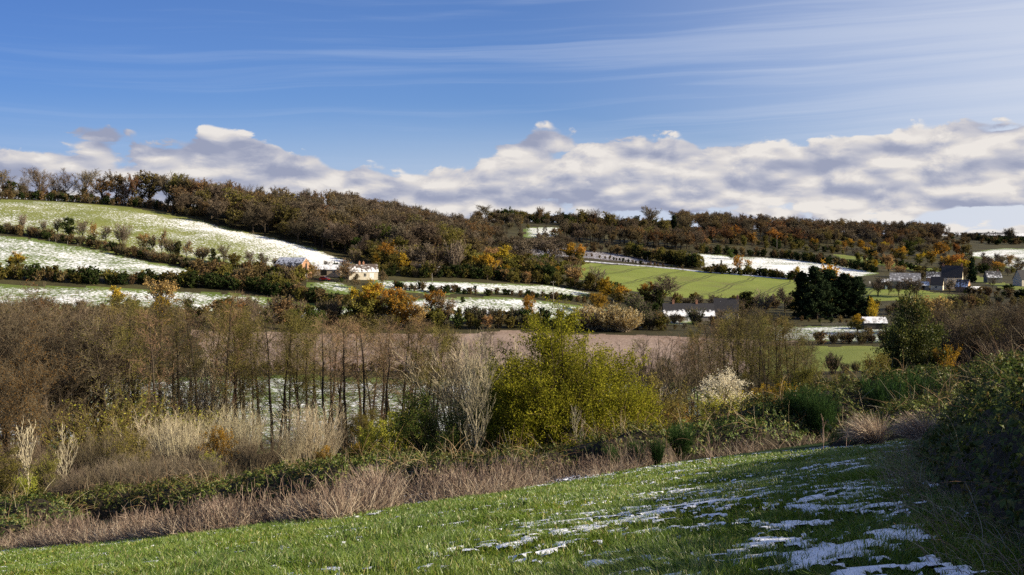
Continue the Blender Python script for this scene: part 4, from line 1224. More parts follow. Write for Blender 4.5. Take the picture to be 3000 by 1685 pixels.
for px, yt, sx, lab in [(2352, 800, .9, 'dark conifer at the left end of the great conifer clump'),
 (2392, 783, 1.0, 'tall dark conifer left of the middle of the clump'), (2432, 792, 1.1, 'dark conifer in the middle of the clump'),
 (2472, 803, 1.1, 'broad dark conifer right of the middle of the clump'), (2508, 812, 1.0, 'dark conifer with straight top at the right of the clump'),
 (2546, 868, .9, 'lowest dark conifer at the right end of the clump')]:
    tree(pick('conif'), px, yt, 362 + prng.uniform(-9, 9), 'conifer', lab, 'tree', 'dark conifers in the clump below the farm', sx=sx * 1.35)

# ------------------------------------------------------------------ hedges and scrub
def row(pts, step, mix, Hr, name, label, group, jit=1.2, rows=1, gapw=2.5, kind='shrub'):
    """shrubs along a line given by photo points on the ground"""
    W_ = np.array([ground_at(a, b, 90) for a, b in pts])
    seg = np.hypot(*np.diff(W_, axis=0).T); cum = np.concatenate([[0], np.cumsum(seg)])
    keys = [k for k, q in mix]; pr = np.array([q for k, q in mix], float); pr /= pr.sum()
    for r in range(rows):
        s = prng.uniform(0, step)
        while s < cum[-1]:
            x = np.interp(s, cum, W_[:, 0]) + prng.normal(0, jit * .5); y = np.interp(s, cum, W_[:, 1]) + r * gapw + prng.normal(0, jit)
            p = pick(keys[int(prng.choice(len(keys), p=pr))])
            place_far(p, name, float(x), float(y), prng.uniform(*Hr) / p['H'], label, kind, group, sx=prng.uniform(0.9, 1.25))
            s += step * prng.uniform(0.75, 1.3)
row([(-60,672),(0,682),(155,704),(311,736),(466,766),(640,806)], 2.3, [('h_brown', 3), ('m_brush', 3), ('h_dark', 1.5)], (1.8, 4.4), 'thorn_shrub',
    'brown twiggy shrub in the long upper hedge running down the hillside', 'shrubs of the upper hillside hedge', rows=2)
row([(-60,812),(0,818),(155,826),(311,832),(505,838),(660,848),(816,868),(932,892),(1010,902)], 2.6, [('h_dark', 4), ('h_olive', 2), ('h_brown', 3)], (3.2, 5.6), 'hedge_shrub',
    'dense dark shrub in the lower hillside hedge above the narrow snowy field', 'shrubs of the lower hillside hedge', rows=2)
row([(545,822),(640,828),(740,840),(850,856)], 4.2, [('h_dark', 2), ('h_olive', 3), ('h_brown', 3), ('m_brush', 2)], (4, 7.5), 'scrub_bush',
    'tall scrub bush in the tangle left of and below the brick barn', 'scrub left of the brick barn', rows=4, gapw=8)
row([(1147,842),(1200,852),(1300,860),(1400,864)], 2.6, [('h_dark', 2), ('h_brown', 3)], (1.8, 3.2), 'low_hedge_shrub',
    'low dark shrub in the left part of the hedge between the two snowy strips', 'left shrubs of the valley hedge', rows=2)
row([(1435,866),(1522,868),(1620,878),(1700,886),(1760,896)], 2.4, [('h_dark', 2), ('h_brown', 3)], (1.5, 2.8), 'low_hedge_shrub',
    'low brown shrub in the right part of the hedge between the two snowy strips', 'right shrubs of the valley hedge', rows=2)
row([(1480,828),(1560,832),(1640,838),(1700,846),(1760,856),(1830,868)], 3.4, [('h_olive', 3), ('h_brown', 2), ('h_dark', 2)], (2.5, 5), 'scrub_bush',
    'olive bush in the scrub at the left foot of the wheat field', 'scrub between the snowy strip and the wheat', rows=2, gapw=5)
row([(1720,752),(1800,762),(1900,778),(2010,792)], 3.0, [('h_dark', 2), ('h_brown', 3)], (1.4, 2.6), 'roadside_hedge_shrub',
    'low dark shrub in the hedge between the ploughed field and the lane', 'shrubs of the lane hedge')
row([(1840,752),(1900,762),(1960,772),(2010,782),(2058,790)], 4.5, [('h_dark', 2), ('h_olive', 3), ('m_olive', 2), ('m_tan', 1), ('m_bare', 1.5)], (5, 10), 'hedgerow_tree',
    'tall hedgerow bush along the right side of the ploughed field', 'hedgerow along the ploughed field', rows=2, gapw=6)
row([(1720,738),(1800,744),(1860,752)], 5, [('h_dark', 2), ('wood_bare', 2), ('h_brown', 3)], (4, 8), 'field_edge_shrub',
    'dark shrub along the top edge of the ploughed field', 'shrubs above the ploughed field', rows=2, gapw=6)
row([(2060,798),(2140,804),(2230,810),(2300,818),(2352,822)], 3.0, [('h_dark', 3), ('h_olive', 2), ('h_brown', 2)], (3.2, 5.5), 'field_hedge_shrub',
    'dark shrub in the hedge between the wheat and the white snowy field', 'shrubs of the hedge below the white snowy field', rows=2)
row([(2040,742),(2140,747),(2260,754),(2360,766),(2460,780),(2570,800)], 5.0, [('h_dark', 4), ('h_olive', 1), ('h_brown', 2)], (4, 7), 'field_hedge_shrub',
    'dark shrub along the upper edge of the white snowy field', 'shrubs above the white snowy field', rows=2, gapw=6)
row([(2500,760),(2560,770),(2640,784),(2720,800)], 5.0, [('h_dark', 3), ('h_olive', 3), ('h_brown', 2)], (3, 6), 'pasture_hedge_shrub',
    'olive shrub along the lower side of the pale pasture strip', 'shrubs below the pale pasture strip')
row([(2550,846),(2620,848),(2700,850),(2790,852)], 4.0, [('h_dark', 3), ('h_brown', 2)], (.9, 1.5), 'garden_hedge_shrub',
    'low clipped dark shrub along the farm orchard front', 'low shrubs of the orchard hedge')
row([(2830,862),(2890,868),(2950,872),(3020,876)], 4.0, [('h_dark', 3), ('h_olive', 2), ('h_brown', 3)], (2, 4.5), 'farm_bush',
    'bush along the lower side of the farm gardens on the right', 'bushes below the farm gardens', rows=2)
row([(2850,700),(2900,708),(2960,712),(3060,712)], 7.0, [('h_dark', 4), ('h_brown', 2)], (4, 7), 'far_hedge_shrub',
    'dark shrub on the bank below the skyline sheds', 'shrubs below the skyline sheds', rows=3, gapw=14)
row([(870,872),(930,884),(1000,896)], 3.2, [('h_dark', 2), ('h_olive', 2), ('h_brown', 3)], (1.5, 3.2), 'bank_shrub',
    'low shrub on the bank between the red car and the narrow snowy field', 'low shrubs on the bank below the red car', rows=2)
row([(1085,808),(1180,812),(1300,815),(1420,818),(1500,824)], 3.0, [('h_dark', 3), ('h_olive', 3), ('m_brush', 2)], (3, 6.5), 'woodside_shrub',
    'dark shrub at the feet of the golden maples above the upper snowy strip', 'shrubs at the feet of the golden maples', rows=2, gapw=7)
for px in np.arange(1465, 2020, 7.5):
    x, y = at(px + prng.uniform(-3, 3), 932 + prng.uniform(-6, 10)); p = pick(str(prng.choice(['h_dark', 'h_brown', 'h_olive'])))
    place_far(p, 'skyline_shrub', x, y, prng.uniform(5, 8) / p['H'], 'low dark shrub filling the foot of the middle skyline', 'shrub', 'shrubs along the middle skyline', sx=1.4)
# line of bushes across the valley floor behind the stubble
row([(600,945),(760,950),(900,955),(1050,958)], 4.2, [('m_brush', 3), ('h_brown', 3), ('h_olive', 1), ('m_green', .6)], (4, 8), 'valley_bush',
    'brown bush behind the alder crowns, above the stubble field', 'bushes behind the alders', rows=2, gapw=8)
row([(1050,962),(1200,962),(1340,964),(1460,964),(1700,966),(1950,968)], 3.4, [('h_olive', 3), ('m_brushg', 3), ('h_dark', 1.4), ('m_tan', .7), ('h_brown', 2)], (3, 6), 'valley_bush',
    'mixed olive bush along the far edge of the stubble field', 'bushes along the far edge of the stubble', rows=2, gapw=8)
row([(560,1086),(1000,1088),(1280,1092),(1600,1096),(1960,1098)], 1.3, [('m_brush', 4), ('h_brown', 3), ('h_olive', 1)], (.7, 2.2), 'ditch_bush',
    'low brown bush along the ditch between the stubble and the snowy meadow', 'bushes along the ditch')
row([(1840,960),(1960,965),(2080,975),(2200,980),(2340,985)], 5, [('m_brush', 3), ('m_brushg', 1), ('h_brown', 3), ('m_bare', 1)], (1.4, 3.2), 'valley_bush',
    'brown bush on the valley floor behind the right hand alders', 'bushes behind the right alders', rows=3, gapw=14)
row([(2340,942),(2400,946),(2480,948),(2560,948)], 3.5, [('h_brown', 3), ('h_dark', 2)], (1.2, 2.6), 'paddock_bush',
    'low brown bush along the back of the snowy paddock', 'bushes behind the snowy paddock')
row([(2390,1010),(2480,1010),(2560,1008),(2640,1006)], 3.2, [('m_brush', 3), ('h_brown', 2), ('m_bare_pale', .6)], (2, 4), 'paddock_bush',
    'brown bush between the snowy paddock and the green patch', 'bushes before the snowy paddock', rows=2, gapw=5)
row([(2560,1090),(2460,1096),(2400,1096)], 3.0, [('m_brushg', 3), ('h_brown', 2), ('h_dark', 1)], (2, 4.5), 'paddock_bush',
    'bush in front of the green grass patch', 'bushes before the green patch')
row([(2600,925),(2720,915),(2860,905),(3050,900)], 4.5, [('m_brush', 3), ('h_brown', 3), ('h_olive', 2), ('m_brushg', 1)], (2.5, 5.5), 'valley_bush',
    'olive brown bush in the valley in front of the farm', 'bushes in the valley before the farm', rows=2, gapw=14)
row([(-60,935),(150,935),(350,938),(600,944)], 5, [('m_brush', 2), ('h_brown', 3), ('h_olive', 1)], (2.5, 5), 'valley_bush',
    'brown bush below the narrow snowy field on the left', 'bushes below the narrow snowy field', rows=2, gapw=8)

# ------------------------------------------------------------------ trees of the valley floor, near
kinds('al_red', 4, alder, 0.10, 'twig_red', 'olive', 250, H=16, spread=0.18, lod=.85)
kinds('al_brown', 3, alder, 0.115, 'twig', 'olive', 1200, H=16, spread=0.19, lod=.85)
kinds('al_olive', 3, alder, 0.115, 'twig_olive', 'olive', 3800, H=16, spread=0.20, lod=.85)
kinds('n_oak', 3, oak, 0.115, 'twig', 'brownleaf', 1800, H=16, wide=0.40, clear=0.12, lod=2.0)
kinds('n_oak_russet', 1, oak, 0.115, 'twig', 'russet', 16000, H=16, wide=0.40, clear=0.12, lod=1.8)
kinds('n_olive', 2, bushy, 0.11, 'twig', 'olive', 14000, H=9, wide=0.42, low=0.05, nst=5, leafsize=1.3)
kinds('n_ivy', 2, bushy, 0.12, 'twig', 'ivy', 16000, H=13, wide=0.17, low=0.0, nst=3, leafsize=1.7)
kinds('n_gold', 1, bushy, 0.11, 'twig', 'gold', 9000, H=7, wide=0.38, low=0.05, nst=4, leafsize=1.3)
kinds('n_under', 2, stems_shrub, 0.10, 'twig_olive', H=5, nst=40, splay=0.6, leafm='lime', nleaf=900, leafsize=1.3)
kinds('n_brush', 3, stems_shrub, 0.095, 'twig', H=5, nst=55, splay=0.55, lod=1.2, w=0.22)
kinds('n_brush_pale', 2, stems_shrub, 0.085, 'twig_pale', H=4.6, nst=46, splay=0.5, lod=1.2, w=0.26)
AL = [(318,905,100),(345,890,108),(372,897,102),(404,884,112),(428,893,104),(452,880,110),(478,888,103),(505,884,112),(531,890,106),(560,893,114),(588,884,107),(615,892,116),(640,878,104),(656,886,104),(676,893,112),(700,905,108),(722,905,116),(746,915,112),(768,925,120),(800,892,106),(815,905,107),(846,935,112),(880,925,108),(900,935,116)]
for i, (px, yt, d) in enumerate(AL):
    k = ['al_brown', 'al_red', 'al_olive'][int(prng.choice(3, p=[.3, .25, .45]))]
    yt += prng.uniform(-30, 22)
    tree(pick(k), px, yt, d, 'alder', 'slender dark trunked alder in the tall stand left of the open meadow', 'tree', 'alders in the left stand', sx=prng.uniform(0.9, 1.3))
for i in range(22):
    px = -60 + 830 * (i + prng.uniform(0, 1)) / 22
    k = ['al_brown', 'al_red', 'al_olive'][int(prng.choice(3, p=[.4, .25, .35]))]
    tree(pick(k), px, 898 + prng.uniform(-28, 30), prng.uniform(124, 150), 'alder', 'brown alder in the second row behind the tall left stand', 'tree', 'alders behind the left stand', sx=prng.uniform(1.0, 1.35))
for px, yt, d, lab in [(960,922,106,'tall alder with forked trunk at the left of the open row before the stubble'),(986,930,108,'alder right beside the forked one before the stubble'),
  (1018,935,104,'thin straight alder before the stubble, between the forked alder and the leaning ones'),(1078,942,106,'leaning alder, left one of three before the stubble'),(1096,950,112,'upright thin alder between the leaning ones'),
  (1132,945,102,'leaning alder with thickest trunk before the stubble'),(1164,925,106,'tall alder with narrow crown before the snowy meadow'),(1184,935,110,'thin alder close to the narrow crowned one'),
  (1215,948,104,'pale yellow twigged alder left of the ash'),(1250,950,102,'alder with few yellow leaves beside the pale ash')]:
    tree(pick('al_red' if px < 1200 else 'al_olive'), px, yt, d, 'alder', lab, 'tree', sx=prng.uniform(1.15, 1.4))
for i in range(15):
    px = 830 + 430 * (i + prng.uniform(0, 1)) / 15
    tree(pick(['al_red', 'al_brown', 'al_red', 'al_olive'][i % 4]), px, 935 + prng.uniform(-18, 60), prng.uniform(116, 142), 'alder', 'fine twigged reddish alder in the open row before the stubble field', 'tree', 'slender alders before the stubble field', sx=prng.uniform(1.2, 1.6))
for i in range(46):
    px = 1950 + 450 * (i + prng.uniform(0, 1)) / 46
    d = prng.uniform(118, 158)
    yt = np.interp(px, [1950, 1990, 2040, 2095, 2150, 2200, 2300, 2350, 2400], [1050, 1000, 962, 942, 905, 882, 925, 985, 1030]) + prng.uniform(-8, 45)
    k = ['al_brown', 'al_red', 'al_olive'][int(prng.choice(3, p=[.5, .2, .3]))]
    tree(pick(k), px, yt, d, 'alder', 'brown alder in the dense right stand below the long farmhouse', 'tree', 'alders in the right stand', sx=prng.uniform(1.0, 1.4))
for i in range(42):
    px = 2760 + 380 * (i + prng.uniform(0, 1)) / 42
    d = prng.uniform(135, 195)
    k = ['al_brown', 'al_red', 'al_olive', 'n_oak'][int(prng.choice(4, p=[.3, .25, .15, .3]))]
    tree(pick(k), px, 885 + prng.uniform(-14, 45), d, 'alder', 'brown alder in the stand at the right edge below the farm', 'tree', 'alders at the right edge', sx=prng.uniform(1.1, 1.5))
for px, yt, d, k, sx, nm, lab in [
 (20,860,104,'n_oak',1.1,'willow_tree','big brown spreading willow at the left edge'),
 (75,852,112,'n_oak',1.1,'willow_tree','tall brown willow second from the left edge'),
 (130,880,100,'n_oak',1.25,'willow_tree','dark spreading willow with forked limbs over the snow gap'),
 (183,832,116,'n_oak_russet',1.2,'oak','russet topped oak rising above the left willows'),
 (240,885,106,'n_oak',1.15,'willow_tree','spreading willow right of the russet topped oak'),
 (300,880,112,'n_oak',1.0,'willow_tree','brown willow beside the left end of the alder stand'),
 (20,950,80,'n_oak_russet',.95,'oak','orange leaved oak branch tree at the left edge, nearer than the willows'),
 (350,1150,97,'n_under',1.4,'shrub','yellow green shrub in the shade under the left alders'),
 (430,1170,99,'n_under',1.4,'shrub','yellow green undergrowth shrub between the left alder trunks'),
 (265,1190,94,'n_under',1.4,'shrub','yellow green shrub at the left foot of the alder stand'),
 (545,1190,99,'n_under',1.3,'shrub','lime coloured shrub among the middle alder trunks'),
 (620,1210,97,'n_under',1.2,'shrub','small lime shrub at the foot of the thick alder pair'),
 (1020,1190,92,'n_brush',1.2,'shrub','brown brush around the feet of the leaning alders'),
 (1065,1200,90,'n_olive',.9,'shrub','olive shrub at the feet of the leaning alders'),
 (690,1180,96,'n_brush_pale',1.3,'shrub','pale brush at the foot of the right alders of the left stand'),
 (450,1205,92,'n_brush_pale',1.3,'shrub','pale straw brush before the middle alder trunks'),
 (560,1225,90,'n_brush_pale',1.2,'shrub','pale brush right of the straw one before the alder trunks'),
 (330,1235,88,'n_under',1.2,'shrub','lime flecked bush before the left end of the alder stand'),
 (590,1040,112,'n_brush_pale',1.2,'young_tree','tall pale whip tree in the middle of the left alder stand'),
 (2618,884,122,'n_ivy',.75,'ivy_tree','dark ivy clad tree, left trunk of the group on the right'),
 (2655,872,120,'n_ivy',.75,'ivy_tree','dark ivy clad tree in the middle of the group on the right'),
 (2697,862,118,'n_ivy',.72,'ivy_tree','ivy clad tree with yellow green tip right of the middle one'),
 (2735,965,118,'n_ivy',.9,'ivy_tree','low ivy clad tree at the right of the group'),
 (2766,1015,116,'n_gold',.6,'shrub','golden shrub at the right foot of the ivy clad trees'),
 (2834,930,146,'n_olive',1.0,'tree','yellow green tree among the brown alders at the right edge'),
 (2470,1075,112,'n_brush',1.1,'shrub','dark bush before the green patch of grass'),
 (2560,1040,112,'n_olive',1.0,'shrub','olive bush at the left foot of the ivy clad trees'),
 (2420,1100,100,'n_olive',1.0,'shrub','dark olive bush right of the right alder stand'),
 (2335,1075,100,'n_olive',.9,'shrub','pale olive shrub behind the yellow shrub'),
 (2900,1010,120,'n_brush',1.5,'shrub','brown brush at the right edge behind the bramble bank'),
 (2980,990,118,'n_brush',1.6,'shrub','brown brush at the far right edge above the bramble bank')]:
    tree(pick(k), px, yt, d, nm, lab, 'shrub' if nm == 'shrub' else 'tree', sx=sx)

for px, yt, d, k, sx, lab in [(1236, 955, 96, 'al_olive', 1.2, 'pale olive twigged tree just left of the pale ash'), (1272, 968, 100, 'al_brown', 1.3, 'tan twigged tree behind the pale ash'),
  (1312, 960, 104, 'al_olive', 1.3, 'olive tree between the pale ash and the stubble field'), (1345, 985, 98, 'n_brush_pale', 1.1, 'straw coloured tall brush left of the pale ash'),
  (1425, 955, 102, 'al_brown', 1.3, 'brown twigged tree right behind the pale ash'), (1462, 990, 96, 'n_brush_pale', 1.0, 'straw coloured brush between the pale ash and the big willow'),
  (1375, 972, 110, 'al_red', 1.4, 'reddish twigged tree behind the top of the pale ash'), (1905, 1000, 92, 'n_brush', 1.2, 'brown brush right behind the big willow'), (1935, 975, 104, 'al_red', 1.2, 'reddish alder between the big willow and the right stand'),
  (1890, 985, 108, 'al_brown', 1.2, 'brown alder peeping out right behind the big willow')]:
    tree(pick(k), px, yt, d, 'young_tree', lab, 'tree', sx=sx)

# ------------------------------------------------------------------ the big willow and its neighbours
def willow(seed, px, H, nst, splay, leafm, nleaf, twig, leafsize=1.5, bark='dark', ax=0.62):
    rng = np.random.default_rng(seed)
    k = 9
    th = rng.uniform(0, 6.28, nst); q = np.sqrt(rng.uniform(0.0, 1, nst))
    el = (1 - q) * math.pi / 2 * 0.98 + q * (math.pi / 2 - splay)
    d = np.stack([np.cos(th) * np.cos(el), np.sin(th) * np.cos(el), np.sin(el)], -1)
    ln = H * 0.86 / np.sqrt((np.cos(el) / ax) ** 2 + np.sin(el) ** 2) * rng.uniform(0.78, 1.06, nst)
    P = np.zeros((nst, k, 3)); P[:, 0] = np.stack([np.cos(th) * q, np.sin(th) * q, np.zeros(nst)], -1) * 0.07 * H
    P[:, 0, 2] = -0.2
    for s in range(1, k):
        d = norm(d + rng.normal(0, 0.045, (nst, 3)) + 0.04 * UP)
        P[:, s] = P[:, s - 1] + d * (ln / (k - 1))[:, None]
    Rr = (rng.uniform(0.006, 0.011, nst) * H)[:, None] * np.linspace(1, 0.2, k)[None]
    W = Geo(); C = Geo()
    W.add(*tubes(P, Rr, 6))
    b1, r1 = grow(rng, P, Rr, 11, 0.28, 1.0, H * 0.15, 0.75, 0.2, 0.22, 5, 0.12, 0.05, 0.55, 0.25)
    W.add(*tubes(b1, np.maximum(r1, px * 0.12), 4))
    b2, r2 = grow(rng, b1, r1, 7, 0.2, 1.0, H * 0.10, 0.6, 0.25, 0.15, 4, 0.14, 0.04)
    C.add(*ribbons(rng, b2, px * 0.24, px * 0.12), 0)
    if nleaf:
        r_ = np.linalg.norm(b2[:, -1] * [1, 1, 0.9], axis=1)
        wg = np.clip(r_ / (0.95 * H), 0, 1) ** 2.0 + 0.02
        pk = b2[rng.choice(len(b2), nleaf, p=wg / wg.sum())]
        t = rng.uniform(0.1, 1.0, nleaf) * 3
        j = np.minimum(t.astype(int), 2); f = (t - j)[:, None]; ar = np.arange(nleaf)
        pts = pk[ar, j] * (1 - f) + pk[ar, j + 1] * f + rng.normal(0, 0.012 * H, (nleaf, 3))
        C.add(*leaves(rng, pts, px * leafsize, 0.5, 0.2), 1)
    mats = [LF[twig]] + ([LF[leafm]] if leafm else [])
    return rh(dict(parts=[('stem', W.mesh('willow stems', [BK[bark]])), ('crown', C.mesh('willow crown', mats))], H=H))
tree(willow(3, 0.056, 8.5, 150, 1.36, 'willow', 170000, 'twig_olive', 1.8, ax=0.50), 1662, 924, 55, 'willow', 'big round many stemmed willow full of yellow green leaves in the centre', 'tree', sx=1.0, rot=0.6)
tree(willow(8, 0.056, 5.0, 34, 1.3, 'green', 20000, 'twig_olive', 1.6), 1300, 1150, 54, 'willow', 'dark olive many stemmed willow left of the big yellow green one', 'tree', sx=1.0, rot=1.0)
tree(willow(9, 0.056, 5.0, 24, 1.25, 'green', 10000, 'twig_olive', 1.6), 1395, 1120, 57, 'willow', 'sparse dark willow in the gap beside the big yellow green one', 'tree', sx=0.9)
tree(willow(10, 0.056, 4.0, 26, 1.3, 'olive', 9000, 'twig_olive', 1.5), 1880, 1110, 58, 'willow', 'low yellow olive willow at the right foot of the big one', 'tree', sx=1.0)
tree(willow(11, 0.056, 4.0, 26, 1.3, 'lime', 22000, 'twig_olive', 1.6), 1140, 1215, 64, 'willow', 'dense pale yellow green willow bush below the leaning alders', 'tree', sx=0.95)
def ash(seed, px, H, n1=16, n2=6, mat='pale', tw='twig_pale'):
    """pale leafless young ash, branches sweeping upwards"""
    rng = np.random.default_rng(seed)
    P, Rr = stem(rng, H * 0.8, 0.011 * H, 0.03, 8, 0.25, 0.02)
    W = Geo(); C = Geo()
    W.add(*tubes(P, Rr, 6))
    b1, r1 = grow(rng, P, Rr, n1, 0.12, 1.0, H * 0.36, 0.8, 0.15, 0.25, 7, 0.06, 0.16, 0.6, 0.4)
    W.add(*tubes(b1, np.maximum(r1, px * 0.22), 4))
    b2, r2 = grow(rng, b1, r1, n2, 0.25, 1.0, H * 0.17, 0.7, 0.15, 0.3, 6, 0.08, 0.2, 0.6, 0.5)
    W.add(*tubes(b2, np.maximum(r2, px * 0.17), 3))
    b3, r3 = grow(rng, b2, r2, 3, 0.3, 1.0, H * 0.07, 0.6, 0.2, 0.3, 4, 0.1, 0.15)
    C.add(*ribbons(rng, b3, px * 0.3, px * 0.2), 0)
    return rh(dict(parts=[('trunk', W.mesh('ash trunk', [BK[mat]])), ('crown', C.mesh('ash twigs', [LF[tw]]))], H=H))
tree(ash(4, 0.075, 8, 24, 8), 1392, 966, 51, 'ash', 'pale leafless ash with upswept branches left of the big willow', 'tree', sx=0.75)
tree(ash(5, 0.055, 4, 12, 5), 1690, 1180, 49, 'ash', 'small pale leafless sapling in front of the big willow', 'tree', sx=0.9)
tree(ash(6, 0.07, 5, 14, 6), 85, 1222, 68, 'ash', 'pale leafless bush at the lower left, left of its twin', 'tree', sx=1.1)
tree(ash(7, 0.07, 5, 14, 5), 192, 1238, 67, 'ash', 'pale leafless bush with twin stems at the lower left', 'tree', sx=1.0)
tree(ash(12, 0.09, 6, 12, 5), 1925, 1110, 80, 'ash', 'grey leafless bush right of the big willow', 'tree', sx=1.0)
kinds('s_pale', 2, stems_shrub, 0.072, 'twig_pale', H=4.6, nst=60, splay=0.65, lod=1.3, w=0.22)
kinds('s_grey', 3, stems_shrub, 0.058, 'twig_grey', H=2.6, nst=60, splay=0.85, lod=1.2, w=0.2)
kinds('s_brown', 2, stems_shrub, 0.058, 'twig', H=2.6, nst=60, splay=0.85, lod=1.2, w=0.2)
kinds('s_orange', 1, bushy, 0.065, 'twig', 'orange', 5000, H=2.2, wide=0.5, low=0.05, nst=5)
kinds('s_gold', 2, bushy, 0.07, 'twig', 'gold', 5500, H=3, wide=0.5, low=0.05, nst=5)
kinds('s_lime', 2, bushy, 0.06, 'twig', 'lime', 5500, H=2.2, wide=0.5, low=0.05, nst=5)
kinds('s_cream', 1, bushy, 0.08, 'twig_pale', 'lime', 9000, H=4, wide=0.5, low=0.05, nst=5, top2='cream')
kinds('s_olive', 2, bushy, 0.06, 'twig', 'olive', 7000, H=3, wide=0.5, low=0.02, nst=5)
for px, yt, d, k, sx, lab in [
 (520,1215,78,'s_pale',1.0,'pale straw bare shrub in front of the left alder trunks'),
 (700,1205,80,'s_pale',1.1,'tall pale bare shrub at the right foot of the left alders'),
 (640,1250,74,'s_gold',.8,'yellow leaved shrub below the thick alder pair'),
 (400,1262,72,'s_olive',1.1,'olive shrub in front of the left alders'),
 (905,1176,74,'s_pale',1.0,'large pale straw coloured bare shrub before the snowy meadow'),
 (845,1235,72,'s_pale',.9,'smaller pale bare shrub left of the large straw coloured one'),
 (955,1232,76,'s_pale',.8,'pale bare shrub right of the large straw coloured one'),
 (760,1270,70,'s_brown',1.0,'brown bare shrub below the right end of the left alder stand'),
 (948,1306,62,'s_orange',1.2,'glowing orange small shrub below the pale bare shrub'),
 (1048,1296,62,'s_gold',.7,'small yellow leaved shrub right of the glowing orange one'),
 (1010,1330,60,'s_lime',.7,'low yellow shrub between the orange and yellow ones'),
 (600,1322,58,'s_lime',1.0,'bright lime shrub on the thorn bank below the alders'),
 (73,1385,48,'s_lime',.7,'small yellow green sapling bush at the lower left edge'),
 (700,1310,60,'s_brown',1.0,'brown shrub right of the bright lime one'),
 (2095,1080,74,'s_cream',1.35,'cream white shrub covered in seed heads right of the big willow'),
 (2140,1120,76,'s_cream',.8,'smaller cream shrub at the right of the cream white one'),
 (1978,1178,72,'s_orange',1.0,'small orange shrub left of the cream white shrub'),
 (2215,1122,84,'s_gold',.9,'yellow shrub at the left below the right alder stand'),
 (2285,1118,84,'s_gold',1.0,'larger golden shrub below the right alder stand'),
 (2330,1140,80,'s_gold',.7,'low golden shrub at the right end of the yellow ones'),
 (1840,1265,50,'s_olive',1.0,'olive shrub at the lower right of the big willow'),
 (1405,1310,46,'s_pale',.5,'small pale leafy weed bush before the dark willow'),
 (1010,1310,66,'s_olive',.8,'olive shrub behind the low yellow one'),
 (0,1300,62,'s_olive',1.2,'olive shrub at the left edge below the willows'),
 (140,1330,60,'s_olive',1.0,'dark olive shrub below the pale twin bushes')]:
    tree(pick(k), px, yt, d, 'shrub', lab, 'shrub', sx=sx)
for i in range(26):
    px = 130 + 560 * (i + prng.uniform(0, 1)) / 26
    tree(pick('s_grey' if i % 3 else 's_brown'), px, np.interp(px, [130, 250, 400, 560, 700], [1420, 1350, 1302, 1310, 1350]) + prng.uniform(0, 50), prng.uniform(48, 60), 'thorn_bush',
         'grey bare thorn bush on the bank below the left alder stand', 'shrub', 'bare thorn bushes on the left bank', sx=prng.uniform(1, 1.3))
for i in range(30):
    px = -60 + 2100 * (i + prng.uniform(0, 1)) / 30
    if 1450 < px < 1850: continue
    tree(pick('n_brush' if i % 3 else 's_brown'), px, 1300 + prng.uniform(-50, 20) - max(0, (px - 1850)) * 0.4, prng.uniform(74, 90), 'brush', 'brown brush of bare stems along the stream behind the front shrubs', 'shrub', 'brush along the stream', sx=1.2)

# ------------------------------------------------------------------ brambles, broom, dry grass
BANK_TOE = np.array([(2.2, -4.0), (2.45, 3.0), (2.55, 5.5), (3.2, 8.0), (5.0, 13.0), (7.8, 19.0), (11.2, 26.0), (14.5, 33.0)])
def bank_h(x, y):
    """height of the big bramble bank over the ground"""
    toe = np.interp(y, BANK_TOE[:, 1], BANK_TOE[:, 0])
    s = np.clip((x - toe) / (0.7 + 0.05 * np.maximum(y, 0)), 0, 1)
    s = s * s * (3 - 2 * s)
    Hh = np.interp(y, [-4, 4, 6, 10, 16, 25, 33], [.9, .95, 1.05, 1.15, 1.35, 1.7, 1.7])
    end = np.clip((33.5 - y) / 4, 0, 1)
    return s * Hh * end * (0.82 + 0.34 * fbm(x * 0.8, y * 0.8, 3, 2))
def bramble_leaves(rng, C, N, size):
    """three-part bramble leaves: each leaflet a folded pointed face; N = outward direction"""
    n = len(C)
    nn = norm(N + rng.normal(0, 0.55, (n, 3)))
    d0 = rng.normal(size=(n, 3)); d0[:, 2] -= 0.5
    d0 = norm(np.cross(nn, np.cross(d0, nn)))
    b0 = np.cross(nn, d0)
    s = size * rng.uniform(0.55, 1.3, n)
    Vs = []; Fs = []
    for k, a in enumerate((0.0, 1.25, -1.25)):
        d = d0 * math.cos(a) + b0 * math.sin(a); b = np.cross(nn, d)
        o = C + d * (s * 0.12)[:, None]
        L = s[:, None] * (1.0 if k == 0 else 0.85)
        sag = nn * L
        v = np.stack([o, o + d * L * .45 + b * L * .34 + sag * .10, o + d * L - sag * .12, o + d * L * .45 - b * L * .34 + sag * .10, o + d * L * 0.5], 1)
        base = (np.arange(n) * 15 + k * 5)[:, None]
        Vs.append(v); Fs.append(base + np.array([[0, 1, 2, 4]])); Fs.append(base + np.array([[0, 4, 2, 3]]))
    return np.concatenate(Vs, 1).reshape(-1, 3), [np.concatenate(Fs)]
core_m, nt = new_mat('light blocking bramble core')
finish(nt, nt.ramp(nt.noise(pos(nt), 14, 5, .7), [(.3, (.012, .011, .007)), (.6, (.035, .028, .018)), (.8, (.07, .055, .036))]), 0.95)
def canes(rng, S, N, n, L, w0, sag=0.5):
    """arching canes leaving the surface points S along N"""
    i = rng.integers(0, len(S), n)
    p = S[i]; d = norm(N[i] + rng.normal(0, 0.6, (n, 3)) + 0.3 * UP)
    k = 7
    ln = L * rng.uniform(0.5, 1.3, n)
    P = np.zeros((n, k, 3)); P[:, 0] = p - N[i] * 0.1
    for s in range(1, k):
        d = norm(d - sag * UP * 0.35 + rng.normal(0, 0.10, (n, 3)))
        P[:, s] = P[:, s - 1] + d * (ln / (k - 1))[:, None]
    return ribbons(rng, P, w0, w0 * 0.5)
